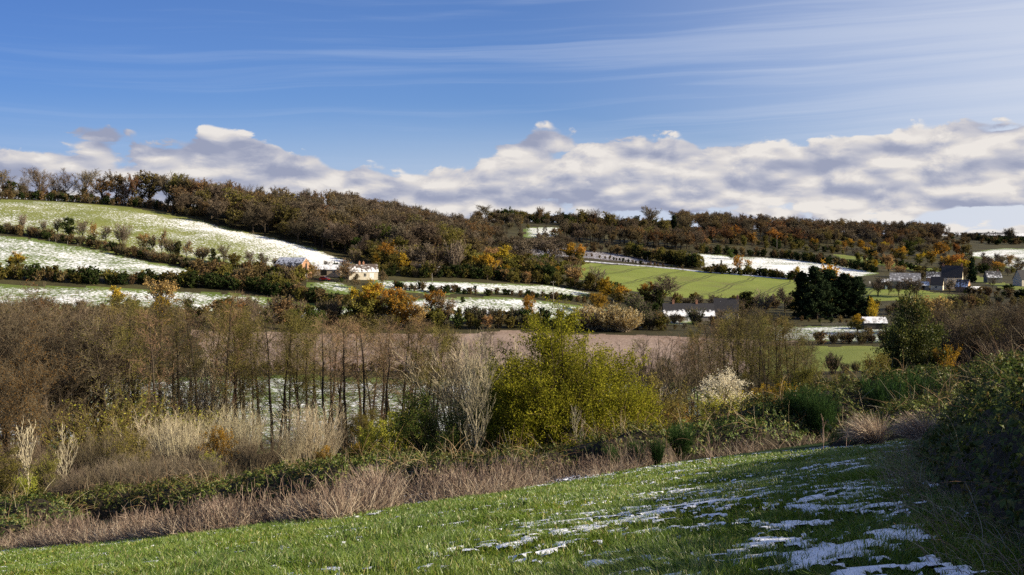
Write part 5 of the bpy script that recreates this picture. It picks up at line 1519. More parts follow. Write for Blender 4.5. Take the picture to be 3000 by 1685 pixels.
def thicket(name, label, cat, hfun, bounds, step, dens, leaf, px, seed, group=None, ncane=0, cane_len=1.0, dead=0.35, mat='bramble'):
    """mound of brambles: an added dark core that blocks light under a ragged skin of leaves and arching canes"""
    rng = np.random.default_rng(seed)
    x0, x1, y0, y1 = bounds
    xs = np.arange(x0, x1, step); ys = np.arange(y0, y1, step)
    XX, YY = np.meshgrid(xs, ys)
    HH = hfun(XX, YY)
    G = hgt(XX, YY)
    ox, oy = (x0 + x1) / 2, (y0 + y1) / 2; oz = float(hgt(ox, oy))
    V = np.stack([XX - ox, YY - oy, G + HH * 0.86 - 0.12 - oz], -1).reshape(-1, 3)
    nx, ny = len(xs), len(ys)
    q = (np.arange(ny - 1)[:, None] * nx + np.arange(nx - 1)[None]).ravel()
    Q = np.stack([q, q + 1, q + 1 + nx, q + nx], -1)
    on = (HH > 0.06).ravel()
    Q = Q[on[Q].any(1)]
    used, inv = np.unique(Q, return_inverse=True)
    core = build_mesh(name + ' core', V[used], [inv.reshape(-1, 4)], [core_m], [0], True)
    def sample(n):
        a = rng.uniform(x0, x1, n * 3); b = rng.uniform(y0, y1, n * 3)
        h = hfun(a, b)
        keep = h > 0.10
        a, b, h = a[keep][:n], b[keep][:n], h[keep][:n]
        e = 0.12
        gx_ = (hfun(a + e, b) + hgt(a + e, b) - h - hgt(a, b)) / e
        gy_ = (hfun(a, b + e) + hgt(a, b + e) - h - hgt(a, b)) / e
        N = norm(np.stack([-gx_, -gy_, np.ones_like(gx_)], -1))
        # steep faces get their share of leaves
        w_ = 1 / N[:, 2]
        k = rng.uniform(size=len(w_)) < w_ / np.percentile(w_, 95)
        a, b, h, N = a[k], b[k], h[k], N[k]
        S = np.stack([a - ox, b - oy, hgt(a, b) + h - oz], -1)
        return S, N
    area = on.mean() * (x1 - x0) * (y1 - y0)
    S, N = sample(int(area * dens))
    clump = fbm(S[:, 0] * 1.3 + ox, S[:, 1] * 1.3 + oy, 3, 1)
    off = (rng.uniform(-0.30, 0.16, len(S)) + 0.16 * clump) * min(1.0, 0.4 + step)
    C = Geo()
    lv, lf = bramble_leaves(rng, S + N * off[:, None], N, leaf)
    C.add(lv, lf, 0)
    e = bpy.data.objects.new(name, None); e.location = (ox, oy, oz); e.empty_display_size = 0.1
    col.objects.link(e); tag(e, label, cat, group)
    link('undergrowth', core, e)  # solid dark mound added beneath the leaves so no light shows through
    link('foliage', C.mesh(name + ' leaves', [LF[mat]]), e)
    if ncane:
        W = Geo()
        S2, N2 = sample(max(200, ncane))
        W.add(*canes(rng, S2, N2, ncane, cane_len, px * 0.3), 0)
        W.add(*canes(rng, S2, N2, int(ncane * dead), cane_len * 0.8, px * 0.26, 0.15), 1)
        link('stem', W.mesh(name + ' canes', [LF['twig_red'], LF['twig_pale']]), e)
    return e
thicket('bramble_bank', 'big dark bramble bank filling the near right corner beside the meadow', 'brambles', bank_h, (1.6, 24.0, -3.0, 34.0), 0.22, 330, 0.062, 0.012, 21, ncane=3000, cane_len=0.75, dead=0.9)
def mound(ells, lump=0.42, sc=0.8):
    def f(x, y):
        h = np.zeros(np.shape(x))
        for cx_, cy_, rx, ry, H in ells:
            d = np.sqrt(((x - cx_) / rx) ** 2 + ((y - cy_) / ry) ** 2)
            d = d * (1 + 0.22 * fbm(np.asarray(x) * 0.5 + cx_, np.asarray(y) * 0.5, 3, 3))
            h = np.maximum(h, H * np.sqrt(np.clip(1 - d ** 2.2, 0, 1)))
        return h * (1 + lump * fbm(np.asarray(x) * sc, np.asarray(y) * sc, 3, 4))
    return f
def mounds(name, label, spec, dens, leaf, seed, cat='brambles', **kw):
    """spec: (photo column, distance, width, depth, height)"""
    ells = [(*at(p, d), rx, ry, h) for p, d, rx, ry, h in spec]
    b = (min(c[0] - c[2] for c in ells) - 1, max(c[0] + c[2] for c in ells) + 1, min(c[1] - c[3] for c in ells) - 1, max(c[1] + c[3] for c in ells) + 1)
    return thicket(name, label, cat, mound(ells), b, 0.3, dens, leaf, 0.045, seed, **kw)
mounds('bramble_thicket', 'long dark bramble thicket below the small yellow and orange shrubs', [(700, 44, 3.4, 2.4, 1.3), (850, 43, 3.2, 2.2, 1.4), (1000, 42, 3.2, 2.4, 1.5), (1130, 43, 3, 2.2, 1.6)], 170, 0.11, 31, ncane=260, cane_len=1.2)
mounds('bramble_thicket', 'reddish green bramble mound in front of the dark olive willow', [(1190, 37, 2.4, 1.8, 1.0), (1320, 37, 2.6, 2.0, 1.3), (1440, 37, 2.4, 1.8, 1.2)], 190, 0.10, 32, ncane=240, cane_len=1.1)
mounds('bramble_thicket', 'bramble tangle at the foot of the big yellow green willow', [(1560, 39, 2.4, 1.8, 1.1), (1680, 40, 2.4, 1.8, 1.2), (1800, 40, 2.6, 2, 1.6)], 180, 0.10, 33, ncane=240, cane_len=1.1)
mounds('bramble_thicket', 'dark bramble hump between the big willow and the cream shrub', [(1930, 43, 3.2, 2.6, 1.15), (2050, 44, 3.6, 3.0, 1.25), (2170, 44, 3.4, 3, 1.55)], 170, 0.11, 34, ncane=300, cane_len=1.3)
mounds('bramble_thicket', 'high dark green thicket on the crest right of the golden shrubs', [(2310, 46, 4.2, 3.4, 2.1), (2450, 47, 4.4, 3.6, 2.3), (2590, 48, 4.6, 3.6, 2.5)], 150, 0.12, 35, ncane=300, cane_len=1.3)
mounds('bramble_thicket', 'long dark thicket running along the crest to the right edge', [(2730, 49, 4.6, 3.8, 2.6), (2870, 50, 5, 4, 2.8), (3020, 50, 5, 4, 2.9), (3180, 50, 5, 4, 2.9)], 150, 0.12, 36, ncane=300, cane_len=1.3)
mounds('bramble_thicket', 'green bramble shoulder behind the top of the meadow on the right', [(2640, 34, 2.4, 2.6, 1.0), (2760, 35, 3, 3, 1.15), (2880, 36, 4, 3.4, 1.4)], 190, 0.10, 37, ncane=260, cane_len=1.2)
mounds('bramble_thicket', 'low dark bramble patch at the left edge below the yellow green sapling', [(-60, 43, 3, 2.4, 1.5), (50, 42, 2.6, 2.0, 1.4), (20, 36, 1.6, 1.4, .9)], 170, 0.11, 38, ncane=180, cane_len=1.1)
mounds('bramble_thicket', 'dark bramble under the grey thorn bushes on the left bank', [(260, 46, 3.2, 2.0, 1.2), (400, 46, 3.2, 2.2, 1.4), (540, 45, 3, 2.2, 1.4)], 170, 0.11, 39, ncane=220, cane_len=1.2)
kinds('s_broom', 3, stems_shrub, 0.042, 'broom', H=2.0, nst=90, splay=0.5, lod=1.3, w=0.32, curl=0.1)
for px, yt, d, sx, lab in [(1862, 1290, 37, .9, 'green broom bush left of its taller neighbour beside the meadow'), (1925, 1310, 36, .8, 'low green broom bush between two taller ones'), (1992, 1236, 40, 1.0, 'tallest green broom bush behind the meadow edge'),
  (2335, 1128, 44, 1.0, 'green broom bush on the crest right of the golden shrubs'), (2400, 1135, 43, .9, 'low broom bush on the crest'), (2600, 1095, 45, 1.1, 'wide green broom on the crest below the ivy clad trees'), (2690, 1085, 46, 1.1, 'green broom at the foot of the ivy clad trees'), (1105, 1340, 46, .8, 'small green broom bush below the pale yellow green willow'), (1790, 1370, 36, .8, 'small broom bush at the left of the broom group')]:
    tree(pick('s_broom'), px, yt, d, 'broom_bush', lab, 'shrub', sx=sx)

# dry grass and weeds between the meadow and the thickets
rng = np.random.default_rng(77)
def near_pts(n, u0, u1, f):
    """points spread evenly over the picture width, distance from f(x) outwards"""
    px = rng.uniform(u0, u1, n)
    ey = np.interp(px, [p for p, q in MEADOW_EDGE_PX], MEADOW_EDGE[:, 1])
    d = ey + f(n)
    return (px - 1500) / F * d, d
def weeds(n, u0, u1, f, Hlo, Hhi, w0, patch=None, lean=0.35):
    x, y = near_pts(n, u0, u1, f)
    if patch:
        k = fbm(x * 0.55, y * 0.55, 3, 2) + rng.normal(0, 0.16, n) > patch
        x, y = x[k], y[k]
    n = len(x)
    k = 5
    hmod = 0.75 + 0.6 * np.clip(fbm(x * 0.4, y * 0.4, 2, 1) + 0.4, 0, 1)
    H = rng.uniform(Hlo, Hhi, n) * hmod
    d = rng.normal(0, lean, (n, 3)); d[:, 0] -= 0.12; d[:, 2] = 1; d = norm(d)
    P = np.zeros((n, k, 3)); P[:, 0] = np.stack([x, y, hgt(x, y) - 0.03], -1)
    for s in range(1, k):
        d = norm(d + rng.normal(0, 0.12, (n, 3)) - 0.05 * s * np.stack([-d[:, 0], -d[:, 1], np.full(n, .6)], -1) * lean)
        P[:, s] = P[:, s - 1] + d * (H / (k - 1))[:, None]
    return P
Wd = Geo()
P = weeds(34000, -200, 2950, lambda n: rng.uniform(-0.6, 1, n) + rng.exponential(1.6, n), 0.2, 0.7, 0.012, -0.06, 0.6)
Wd.add(*ribbons(rng, P, 0.014, 0.006), 0)
P = weeds(15000, -200, 1150, lambda n: rng.uniform(0, 4.2, n), 0.25, 0.7, 0.012, -0.16, 0.55)
Wd.add(*ribbons(rng, P, 0.014, 0.006), 0)
P = weeds(9000, -200, 2900, lambda n: rng.uniform(0.3, 7.5, n), 0.5, 1.0, 0.012, 0.02, 0.25)
Wd.add(*ribbons(rng, P, 0.018, 0.01), 1)
b, r = grow(rng, P[:, :], np.full(P.shape[:2], .01), 4, 0.4, 1.0, 0.22, 0.6, 0.2, 0.2, 3, 0.1)
Wd.add(*ribbons(rng, b, 0.010, 0.006), 1)
hd = P[rng.uniform(size=len(P)) < 0.35][:, -1]
Wd.add(*leaves(rng, hd, 0.055, 0.6), 2)
DRY = [leaf_mat('dry grass stems', [(.14,.10,.075), (.24,.175,.13), (.34,.265,.195), (.46,.385,.28), (.58,.51,.40)], 0.2),
       leaf_mat('dry weed stems', [(.10,.07,.055), (.20,.15,.115), (.32,.26,.20)], 0.0),
       leaf_mat('weed heads', [(.05,.035,.025), (.10,.07,.045)], 0.0)]
# straw and long weeds leaning out from the foot of the bramble bank
n_ = 1500
yb = np.exp(rng.uniform(math.log(4.2), math.log(27), n_)); xb = np.interp(yb, BANK_TOE[:, 1], BANK_TOE[:, 0]) + rng.normal(0.15, 0.22, n_) * (0.6 + yb * 0.03)
dd_ = rng.normal(0, .4, (n_, 3)); dd_[:, 0] -= .35; dd_[:, 2] = 1; dd_ = norm(dd_)
Pb = np.zeros((n_, 5, 3)); Pb[:, 0] = np.stack([xb, yb, hgt(xb, yb)], -1); Lb = rng.uniform(.12, .42, n_) * (0.7 + yb * 0.02)
for s in range(1, 5):
    dd_ = norm(dd_ + rng.normal(0, .12, (n_, 3)) - 0.09 * s * UP + np.array([-.05, 0, 0]))
    Pb[:, s] = Pb[:, s - 1] + dd_ * (Lb / 4)[:, None]
Wd.add(*ribbons(rng, Pb, 0.005, 0.002), 0)
tag(link('dry_grass', Wd.mesh('dry grass', DRY)), 'tangled pinkish dry grass and weed stems behind the meadow edge', 'dry grass', kind='stuff')
# tufts standing out of the dry grass
def tussock(px, d, H, n, label, lean=-0.25):
    rg = np.random.default_rng(int(px))
    k = 6
    a = rg.uniform(0, 6.28, n); sp = rg.uniform(0, 0.9, n)
    dd = norm(np.stack([np.cos(a) * sp + lean, np.sin(a) * sp, np.ones(n)], -1))
    P = np.zeros((n, k, 3)); P[:, 0] = np.stack([np.cos(a), np.sin(a), np.zeros(n)], -1) * rg.uniform(0, .22, n)[:, None]
    ln = H * rg.uniform(0.6, 1.15, n)
    for s in range(1, k):
        dd = norm(dd + rg.normal(0, .05, (n, 3)) - 0.13 * UP * s * .4 + np.array([-0.04, 0, 0]))
        P[:, s] = P[:, s - 1] + dd * (ln / (k - 1))[:, None]
    v, f = ribbons(rg, P, 0.014, 0.005)
    x, y = at(px, d)
    o = link('grass_tussock', build_mesh('tussock', v, [f], [DRY[0]], [0]), None, (x, y, float(hgt(x, y)) - .03))
    tag(o, label, 'grass')
tussock(1098, 29.2, 1.25, 1500, 'large arching straw coloured tussock at the edge of the meadow')
tussock(1345, 29.6, .8, 700, 'smaller grey tussock right of the large arching one')
tussock(1160, 30.5, .9, 600, 'upright straw tussock just behind the large arching one')
tussock(640, 31.5, .9, 800, 'pale tussock at the meadow edge on the left')
tussock(2560, 30.0, 1.0, 900, 'pale tussock at the top of the meadow on the right')
tussock(2700, 27.5, .9, 800, 'pale tussock beside the bramble bank at the top corner of the meadow')
for px, d, H, lab in [(2085, 27.5, 1.1, 'lone dry weed stalk standing in the meadow edge'), (1790, 30.0, 1.3, 'tall dry weed left of the broom bushes'), (1525, 31, 1.2, 'tall dry weed below the big willow'), (1075, 30.5, 1.5, 'tall thin weed behind the large tussock'),
                      (2410, 32, 1.3, 'branched dry weed right of the broom bushes'), (2480, 31.5, 1.2, 'leaning dry weed on the upper meadow edge')]:
    rg = np.random.default_rng(int(px))
    P, Rr = stem(rg, H, 0.012, 0.1, 6, 0.4, 0.05)
    g = Geo(); g.add(*tubes(P, Rr, 4))
    b, r = grow(rg, P, Rr, 12, 0.35, 1.0, H * 0.28, 0.6, 0.2, 0.25, 4, 0.1)
    g.add(*ribbons(rg, b, 0.014, 0.008))
    x, y = at(px, d)
    tag(link('dry_weed', g.mesh('dry weed', [DRY[1]]), None, (x, y, float(hgt(x, y)))), lab, 'weed')

# ------------------------------------------------------------------ snow lying in the meadow
def snow_amt(x, y):
    """how far the snow reaches above the turf here; positive = snow"""
    u = x * 0.92 + y * 0.38; v = -x * 0.38 + y * 0.92
    n = 0.34 * fbm(u * 0.7, v * 1.3, 3, 0) + 0.70 * fbm(u * 3.6 + 9, v * 8.5, 4, 2, 0.62) + 0.72 * fbm(x * 8, y * 11, 3, 4, 0.65)
    px = x / np.maximum(y, 3) * F + 1500
    cov = -0.285 + 0.15 * np.clip((px - 1250) / 900, -0.55, 1) + 0.09 * np.exp(-((px - 2380) / 260) ** 2) * np.clip((16 - y) / 6, 0, 1)
    cov = cov + 0.03 * np.clip((14 - y) / 8, 0, 1) * np.clip((px - 900) / 600, 0, 1)
    e = meadow_y(x) - y
    cov = cov + 0.34 * np.exp(-((e - 0.9) / 1.1) ** 2) * np.clip(1.1 - px / 2600, 0.15, 1)
    cov = cov + 0.36 * np.exp(-((px - 2560) / 150) ** 2) * np.exp(-((e - 3) / 4) ** 2)
    toe = np.interp(y, BANK_TOE[:, 1], BANK_TOE[:, 0])
    cov = cov - 0.5 * np.clip((x - toe + 0.2) / 0.5, 0, 1)
    cov = cov + 0.10 * np.clip((-e - 1) / 3, 0, 1) * np.clip((px - 300) / 900, 0, 1)
    return n + cov
sx_ = np.arange(-19, 15, 0.034); sy_ = np.concatenate([np.arange(2.6, 16, 0.034), np.arange(16, 37, 0.07)])
SX, SY = np.meshgrid(sx_, sy_)
A = snow_amt(SX, SY)
view = np.abs(SX) < 0.62 * SY + 1.0
ok = (A > -0.05) & view
nx = len(sx_)
q = (np.arange(len(sy_) - 1)[:, None] * nx + np.arange(nx - 1)[None]).ravel()
Q = np.stack([q, q + 1, q + 1 + nx, q + nx], -1)
Q = Q[ok.ravel()[Q].all(1)]
used, inv = np.unique(Q, return_inverse=True)
SZ = hgt(SX, SY) + np.clip(A * 0.22, -0.03, 0.028) + 0.010
V = np.stack([SX, SY, SZ], -1).reshape(-1, 3)[used]
snow_m, nt = new_mat('fresh thin snow')
finish(nt, (.86, .88, .92), 0.6, bump(nt, nt.noise(pos(nt), 30, 4, .6), 0.35, 0.03), 0.3)
tag(link('snow', build_mesh('snow', V, [inv.reshape(-1, 4)], [snow_m], [0], True)), 'thin patches of melting snow lying in the meadow grass', 'snow', kind='stuff')

# ------------------------------------------------------------------ the meadow grass
rng = np.random.default_rng(99)
n = 520000
u = rng.uniform(-0.66, 0.62, n); d = np.exp(rng.uniform(math.log(3.9), math.log(36), n))
x = u * d; y = d
k = (y < meadow_y(x) + rng.normal(0.3, 0.5, n)) & ((snow_amt(x, y) < 0.05 + rng.exponential(0.06, n)) | (rng.uniform(size=n) < 0.16))
toe = np.interp(y, BANK_TOE[:, 1], BANK_TOE[:, 0])
k &= x < toe + rng.uniform(-.1, .8, n)
x, y = x[k], y[k]; n = len(x)
tuft = fbm(x * 2.2, y * 2.2, 3, 3); big_ = fbm(x * 0.45, y * 0.45, 3, 1)
H = 0.78 * (0.075 + 0.075 * np.clip(tuft + 0.35, 0, 1.2) + 0.05 * np.clip(big_, -.5, 1)) * rng.uniform(0.55, 1.35, n)
wd = np.maximum(0.0035, 0.00075 * y) * rng.uniform(0.7, 1.4, n)
ph = fbm(x * 1.1, y * 1.1, 2, 5) * 4.0
dx = np.cos(ph) * 0.6 - 0.35 + rng.normal(0, 0.5, n); dy = np.sin(ph) * 0.6 + rng.normal(0, 0.5, n)
b0 = np.stack([x, y, hgt(x, y) - 0.01], -1)
lean_ = np.stack([dx, dy, np.zeros(n)], -1)
b1 = b0 + (UP * 0.62 + lean_ * 0.25) * H[:, None]
b2 = b0 + (UP * 0.92 + lean_ * 0.75) * H[:, None]
sd_ = rng.normal(size=(n, 3)); sd_[:, 2] = 0; sd_ = norm(sd_) * (wd / 2)[:, None]
V = np.stack([b0 - sd_, b0 + sd_, b1 + sd_ * .85, b1 - sd_ * .85, b2 - sd_ * .12, b2 + sd_ * .12], 1).reshape(-1, 3)
b_ = (np.arange(n) * 6)[:, None]
Fq = np.concatenate([b_ + np.array([[0, 1, 2, 3]]), b_ + np.array([[3, 2, 5, 4]])])
gm, nt = new_mat('meadow grass blades')
g = nt.n('ShaderNodeNewGeometry')
c = nt.ramp(g.outputs['Random Per Island'], [(0.0, (.070,.13,.014)), (.5, (.128,.21,.023)), (.88, (.185,.265,.04)), (.93, (.28,.27,.09)), (1.0, (.38,.33,.16))])
pn = nt.noise(g.outputs['Position'], 0.5, 4, .6)
c = nt.mix(nt.step(pn, .42, .66), c, nt.mix(1.0, c, (1.25, 1.12, .75), 'MULTIPLY'))
df = nt.n('ShaderNodeBsdfDiffuse'); nt.link(c, df.inputs[0])
tr = nt.n('ShaderNodeBsdfTranslucent'); nt.link(c, tr.inputs[0])
gl = nt.n('ShaderNodeBsdfGlossy'); gl.inputs['Roughness'].default_value = .45; gl.inputs[0].default_value = (.9, .9, .9, 1)
mx = nt.n('ShaderNodeMixShader'); mx.inputs[0].default_value = .4
nt.link(df.outputs[0], mx.inputs[1]); nt.link(tr.outputs[0], mx.inputs[2])
m2 = nt.n('ShaderNodeMixShader'); m2.inputs[0].default_value = .05
nt.link(mx.outputs[0], m2.inputs[1]); nt.link(gl.outputs[0], m2.inputs[2])
o = nt.n('ShaderNodeOutputMaterial'); nt.link(m2.outputs[0], o.inputs[0])
tag(link('meadow_grass', build_mesh('meadow grass', V, [Fq], [gm], [0])), 'short bright green grass of the foreground meadow', 'grass', kind='stuff')

# ------------------------------------------------------------------ buildings
def wall_mat(name, c0, c1, sc=1.2, brick=False):
    m, nt = new_mat(name)
    tc = nt.n('ShaderNodeTexCoord')
    n = nt.noise(tc.outputs['Object'], sc, 5, .65)
    c = nt.ramp(n, [(.33, c0), (.67, c1)])
    if brick:
        bt = nt.n('ShaderNodeTexBrick'); nt.link(tc.outputs['Object'], bt.inputs[0])
        bt.inputs['Scale'].default_value = 3.0
        nt.put(bt.inputs['Color1'], (1, 1, 1, 1)); nt.put(bt.inputs['Color2'], (.8, .78, .76, 1)); nt.put(bt.inputs['Mortar'], (1.15, 1.15, 1.1, 1))
        c = nt.mix(1.0, c, bt.outputs[0], 'MULTIPLY')
    finish(nt, c, .9, bump(nt, nt.noise(tc.outputs['Object'], 6, 4, .6), .3, .05))
    return m
def roof_mat(name, c0, c1, cover, low=0.0):
    """slates or tiles with lying snow; 'low' shifts the snow towards the eaves"""
    m, nt = new_mat(name)
    tc = nt.n('ShaderNodeTexCoord')
    n = nt.noise(tc.outputs['Object'], 2.2, 5, .7)
    base = nt.ramp(n, [(.35, c0), (.65, c1)])
    sp = nt.n('ShaderNodeSeparateXYZ'); nt.link(tc.outputs['Generated'], sp.inputs[0])
    s = nt.m('ADD', nt.m('SUBTRACT', nt.m('MULTIPLY', nt.noise(tc.outputs['Object'], .9, 6, .68), 1.2), .2), nt.m('MULTIPLY', nt.m('SUBTRACT', .5, sp.outputs[2]), low))
    t = .80 - .58 * cover
    mask = nt.step(s, t - .11, t + .11)
    wv = nt.m('SINE', nt.m('MULTIPLY', sp.outputs[2], 90.0))
    finish(nt, nt.mix(mask, base, SNOW), .75, bump(nt, nt.m('ADD', nt.m('MULTIPLY', wv, .3), mask), .4, .06))
    return m
WM = dict(brick=wall_mat('old brick', (.27,.15,.095), (.38,.23,.15), 1.0, True), cream=wall_mat('cream render', (.58,.50,.37), (.72,.64,.50)), white=wall_mat('white render', (.46,.42,.34), (.60,.55,.45)),
          stone=wall_mat('grey stone', (.20,.18,.15), (.30,.27,.22)), ochre=wall_mat('ochre brick', (.36,.215,.12), (.45,.28,.165), 1.0, True), wood=wall_mat('dark boards', (.045,.04,.035), (.08,.07,.06)), buff=wall_mat('buff block', (.35,.28,.20), (.45,.37,.27)))
RM = dict(slate=roof_mat('bare slate', (.030,.030,.034), (.055,.053,.056), .18), slate_low=roof_mat('slate with snow at the eaves', (.026,.026,.03), (.045,.044,.048), .44, 1.3), half=roof_mat('slate with broken snow', (.045,.045,.05), (.08,.08,.085), .52, .2),
          snow=roof_mat('roof under snow', (.06,.055,.05), (.10,.09,.08), .80), patch=roof_mat('tiles with snow patches', (.07,.055,.048), (.11,.085,.07), .60, .25), barn=roof_mat('barn slate under thin snow', (.04,.04,.046), (.07,.07,.075), .66, -.25), grey=roof_mat('grey corrugated sheet with snow', (.13,.13,.14), (.19,.19,.20), .50, .1))
dark_m, nt = new_mat('dark opening'); finish(nt, (.012, .011, .010), .6)
door_m, nt = new_mat('white painted door'); finish(nt, (.74, .73, .70), .5)
pot_m, nt = new_mat('chimney brick'); finish(nt, nt.ramp(nt.noise(nt.n('ShaderNodeTexCoord').outputs['Object'], 5, 3), [(.3, (.28,.13,.08)), (.7, (.40,.22,.14))]), .9)
def house(name, label, cat, px, d, L, Wd, hw, hr, rot, wall, roof, chim=(), openings=(), group=None, dz=0.0, over=0.25, mono=False):
    """gabled building. Its long side runs along local x, gables at x = +-L/2; front is local -y.
    openings: (part name, face 'front'|'right'|'left', along, up, width, height, material)"""
    x, y = at(px, d)
    z = float(hgt(x, y)) + dz
    e = bpy.data.objects.new(name, None); e.location = (x, y, z); e.rotation_euler = (0, 0, R(rot)); e.empty_display_size = .2
    col.objects.link(e); tag(e, label, cat, group)
    l, w_ = L / 2, Wd / 2
    rz = hw + hr
    v = [(-l,-w_,-1.2),(l,-w_,-1.2),(l,w_,-1.2),(-l,w_,-1.2),(-l,-w_,hw),(l,-w_,hw),(l,w_,hw),(-l,w_,hw),(-l,0,rz),(l,0,rz)]
    gq = Geo(); gq.add(v, [np.array([(0,1,5,4),(2,3,7,6)]), np.array([(1,2,6,9,5)]), np.array([(3,0,4,8,7)])])
    link('wall', gq.mesh('walls', [wall]), e)
    # roof: two thick slabs meeting at the ridge
    g2 = Geo(); t = .16
    ln = math.hypot(w_, hr); oy = over * w_ / ln; oz_ = over * hr / ln
    for s in (-1, 1):
        a = [(-l - .22, s * (w_ + oy), hw - oz_ + .04), (l + .22, s * (w_ + oy), hw - oz_ + .04), (l + .22, 0, rz + .04), (-l - .22, 0, rz + .04)]
        bq = [(p, q, r + t) for p, q, r in a]
        g2.add(a + bq, np.array([(0,3,2,1),(4,5,6,7),(0,1,5,4),(1,2,6,5),(2,3,7,6),(3,0,4,7)]))
    ro = link('roof', g2.mesh('roof slabs', [roof]), e)
    for cxp, hgt_, cw in chim:
        g3_ = Geo(); vv, ff = box((cxp, .02, rz - .5), (cw, cw * .8, hgt_ + .5)); g3_.add(vv, ff)
        vv, ff = box((cxp, .02, rz + hgt_ + .002), (cw * 1.18, cw * .98, .14)); g3_.add(vv, ff)
        vv, ff = box((cxp, .02, rz + hgt_ + .144), (cw * .35, cw * .35, .32)); g3_.add(vv, ff)
        link('chimney', g3_.mesh('chimney', [pot_m]), ro)
    for pn, face, al, upz, ow, oh, om in openings:
        fr = Geo(); op = Geo()
        def put_(g, aw, ah, zz, depth, out_):
            if face == 'front': vv, ff = box((al, -w_ - out_, zz), (aw, depth, ah))
            elif face == 'back': vv, ff = box((al, w_ + out_, zz), (aw, depth, ah))
            else:
                s = 1 if face == 'right' else -1
                vv, ff = box((s * (l + out_), al, zz), (depth, aw, ah))
            g.add(vv, ff)
        put_(op, ow, oh, upz, .06, .012)
        po = link(pn, op.mesh(pn, [om]), e)
        if pn == 'window':
            put_(fr, ow + .24, .12, upz - .125, .14, .03)
            put_(fr, ow + .24, .10, upz + oh + .004, .12, .02)
            put_(fr, .07, oh - .01, upz + .005, .05, .028)
            link('frame', fr.mesh('frame', [door_m]), po)
        elif pn == 'door':
            put_(fr, ow + .2, .12, upz + oh + .004, .12, .02)
            link('lintel', fr.mesh('lintel', [door_m]), po)
    return e
D, O = dark_m, door_m
# the small farm left of centre
house('brick_barn', 'brick barn with snowy slate roof and a dark loft opening in its gable', 'barn', 858, 392, 13, 7.2, 4.3, 3.2, -28, WM['brick'], RM['barn'],
      (), [('opening', 'right', .2, 3.0, 1.0, 2.4, D), ('door', 'right', .2, .5, 1.0, 2.1, O), ('window', 'front', -2.5, 1.6, 1.1, 1.2, D)])
house('snow_shed', 'low shed with snow covered roof between the barn and the white house', 'shed', 958, 400, 10.5, 5, 2.6, 1.7, -4, WM['buff'], RM['snow'], (), [('opening', 'front', -.6, .3, 2.4, 2.0, D), ('window', 'front', 3.4, 1.3, .9, .9, D)])
house('white_house', 'low cream house with patchy snow on its roof and two chimneys', 'house', 1062, 398, 11.5, 6.5, 2.9, 2.8, 16, WM['white'], RM['patch'], ((-1.2, 1.0, .7), (.4, .9, .7)),
      [('door', 'front', 3.2, .1, 1.7, 2.2, O), ('window', 'front', .6, 1.0, .9, 1.3, D), ('window', 'front', -2.6, 1.0, 1.0, 1.2, D), ('window', 'left', .3, 1.0, 1.0, 1.2, D)])
house('snow_shed', 'shed under the tall poplar, almost hidden, with a snow white roof', 'shed', 1228, 428, 6, 4.5, 2.2, 1.6, -5, WM['stone'], RM['snow'], (), [('opening', 'front', .5, .2, 1.8, 1.8, D)])
house('snow_shed', 'second snow roofed shed right of the one under the tall poplar', 'shed', 1270, 430, 6, 4.5, 2.0, 1.5, 4, WM['stone'], RM['snow'], (), [('opening', 'front', -.5, .2, 1.8, 1.7, D)])
# the long farmhouse in the valley
house('long_farmhouse', 'long low farmhouse with dark slate ridge, snow along its eaves and two chimneys', 'house', 2016, 352, 17.5, 8.0, 1.7, 4.0, -4, WM['stone'], RM['slate_low'], ((-5.2, 1.1, .8), (3.0, 1.1, .8)), [('window', 'front', -4, .4, 1, 1, D), ('door', 'front', 0, -.1, 1.1, 1.7, O)])
house('slate_house', 'dark slate roofed house with pale stone gable and chimney behind the alders', 'house', 2128, 356, 8.5, 7.5, 2.6, 4.6, -14, WM['cream'], RM['slate'], ((3.9, 1.0, .8),), [('window', 'right', 0, 1.2, .9, 1.2, D)])
house('snow_shed', 'snow roofed shed beside the yellow green bush below the conifers', 'shed', 2560, 318, 7, 5, 2.0, 1.6, -6, WM['wood'], RM['snow'], (), [('opening', 'front', 1, .2, 1.6, 1.7, D)])
# the large farm on the right
house('grey_barn', 'broad grey barn with snow streaked sheet roof in the right hand farm', 'barn', 2652, 512, 14.5, 13, 3.6, 4.0, -22, WM['stone'], RM['grey'], (), [('opening', 'front', 2, .2, 2.6, 3.0, D), ('window', 'right', 1, 1.4, 1.1, 1.1, D)])
house('lean_to', 'low lean to with snow roof at the right end of the grey barn', 'shed', 2704, 502, 5.5, 4.5, 2.2, 1.6, -22, WM['stone'], RM['snow'], (), [('opening', 'front', 0, .2, 1.6, 1.8, D)])
house('small_shed', 'small dark shed with bright snow roof at the left end of the farm', 'shed', 2592, 505, 3.6, 3.2, 3.6, 1.4, -15, WM['wood'], RM['snow'], (), [('door', 'front', .5, .1, 1.0, 2.0, O)])
house('brick_barn', 'brick barn with dark roof between the grey barn and the tall farmhouse', 'barn', 2738, 535, 8, 6.5, 3.6, 3.0, -20, WM['ochre'], RM['half'], (), [('opening', 'front', 0, .2, 1.8, 2.2, D)])
house('tall_farmhouse', 'tall cream farmhouse with steep dark roof and brick chimneys on both gables', 'house', 2790, 505, 9.5, 8.0, 5.6, 5.8, -28, WM['cream'], RM['slate'], ((-4.3, .7, .9), (4.3, 1.1, .9)),
      [('window', 'front', -2.4, 4.2, .5, .6, D), ('window', 'right', -1.0, 4.6, .5, .6, D), ('window', 'right', .8, 6.2, .4, .5, D), ('door', 'front', 1.8, .1, 1.1, 2.1, D)])
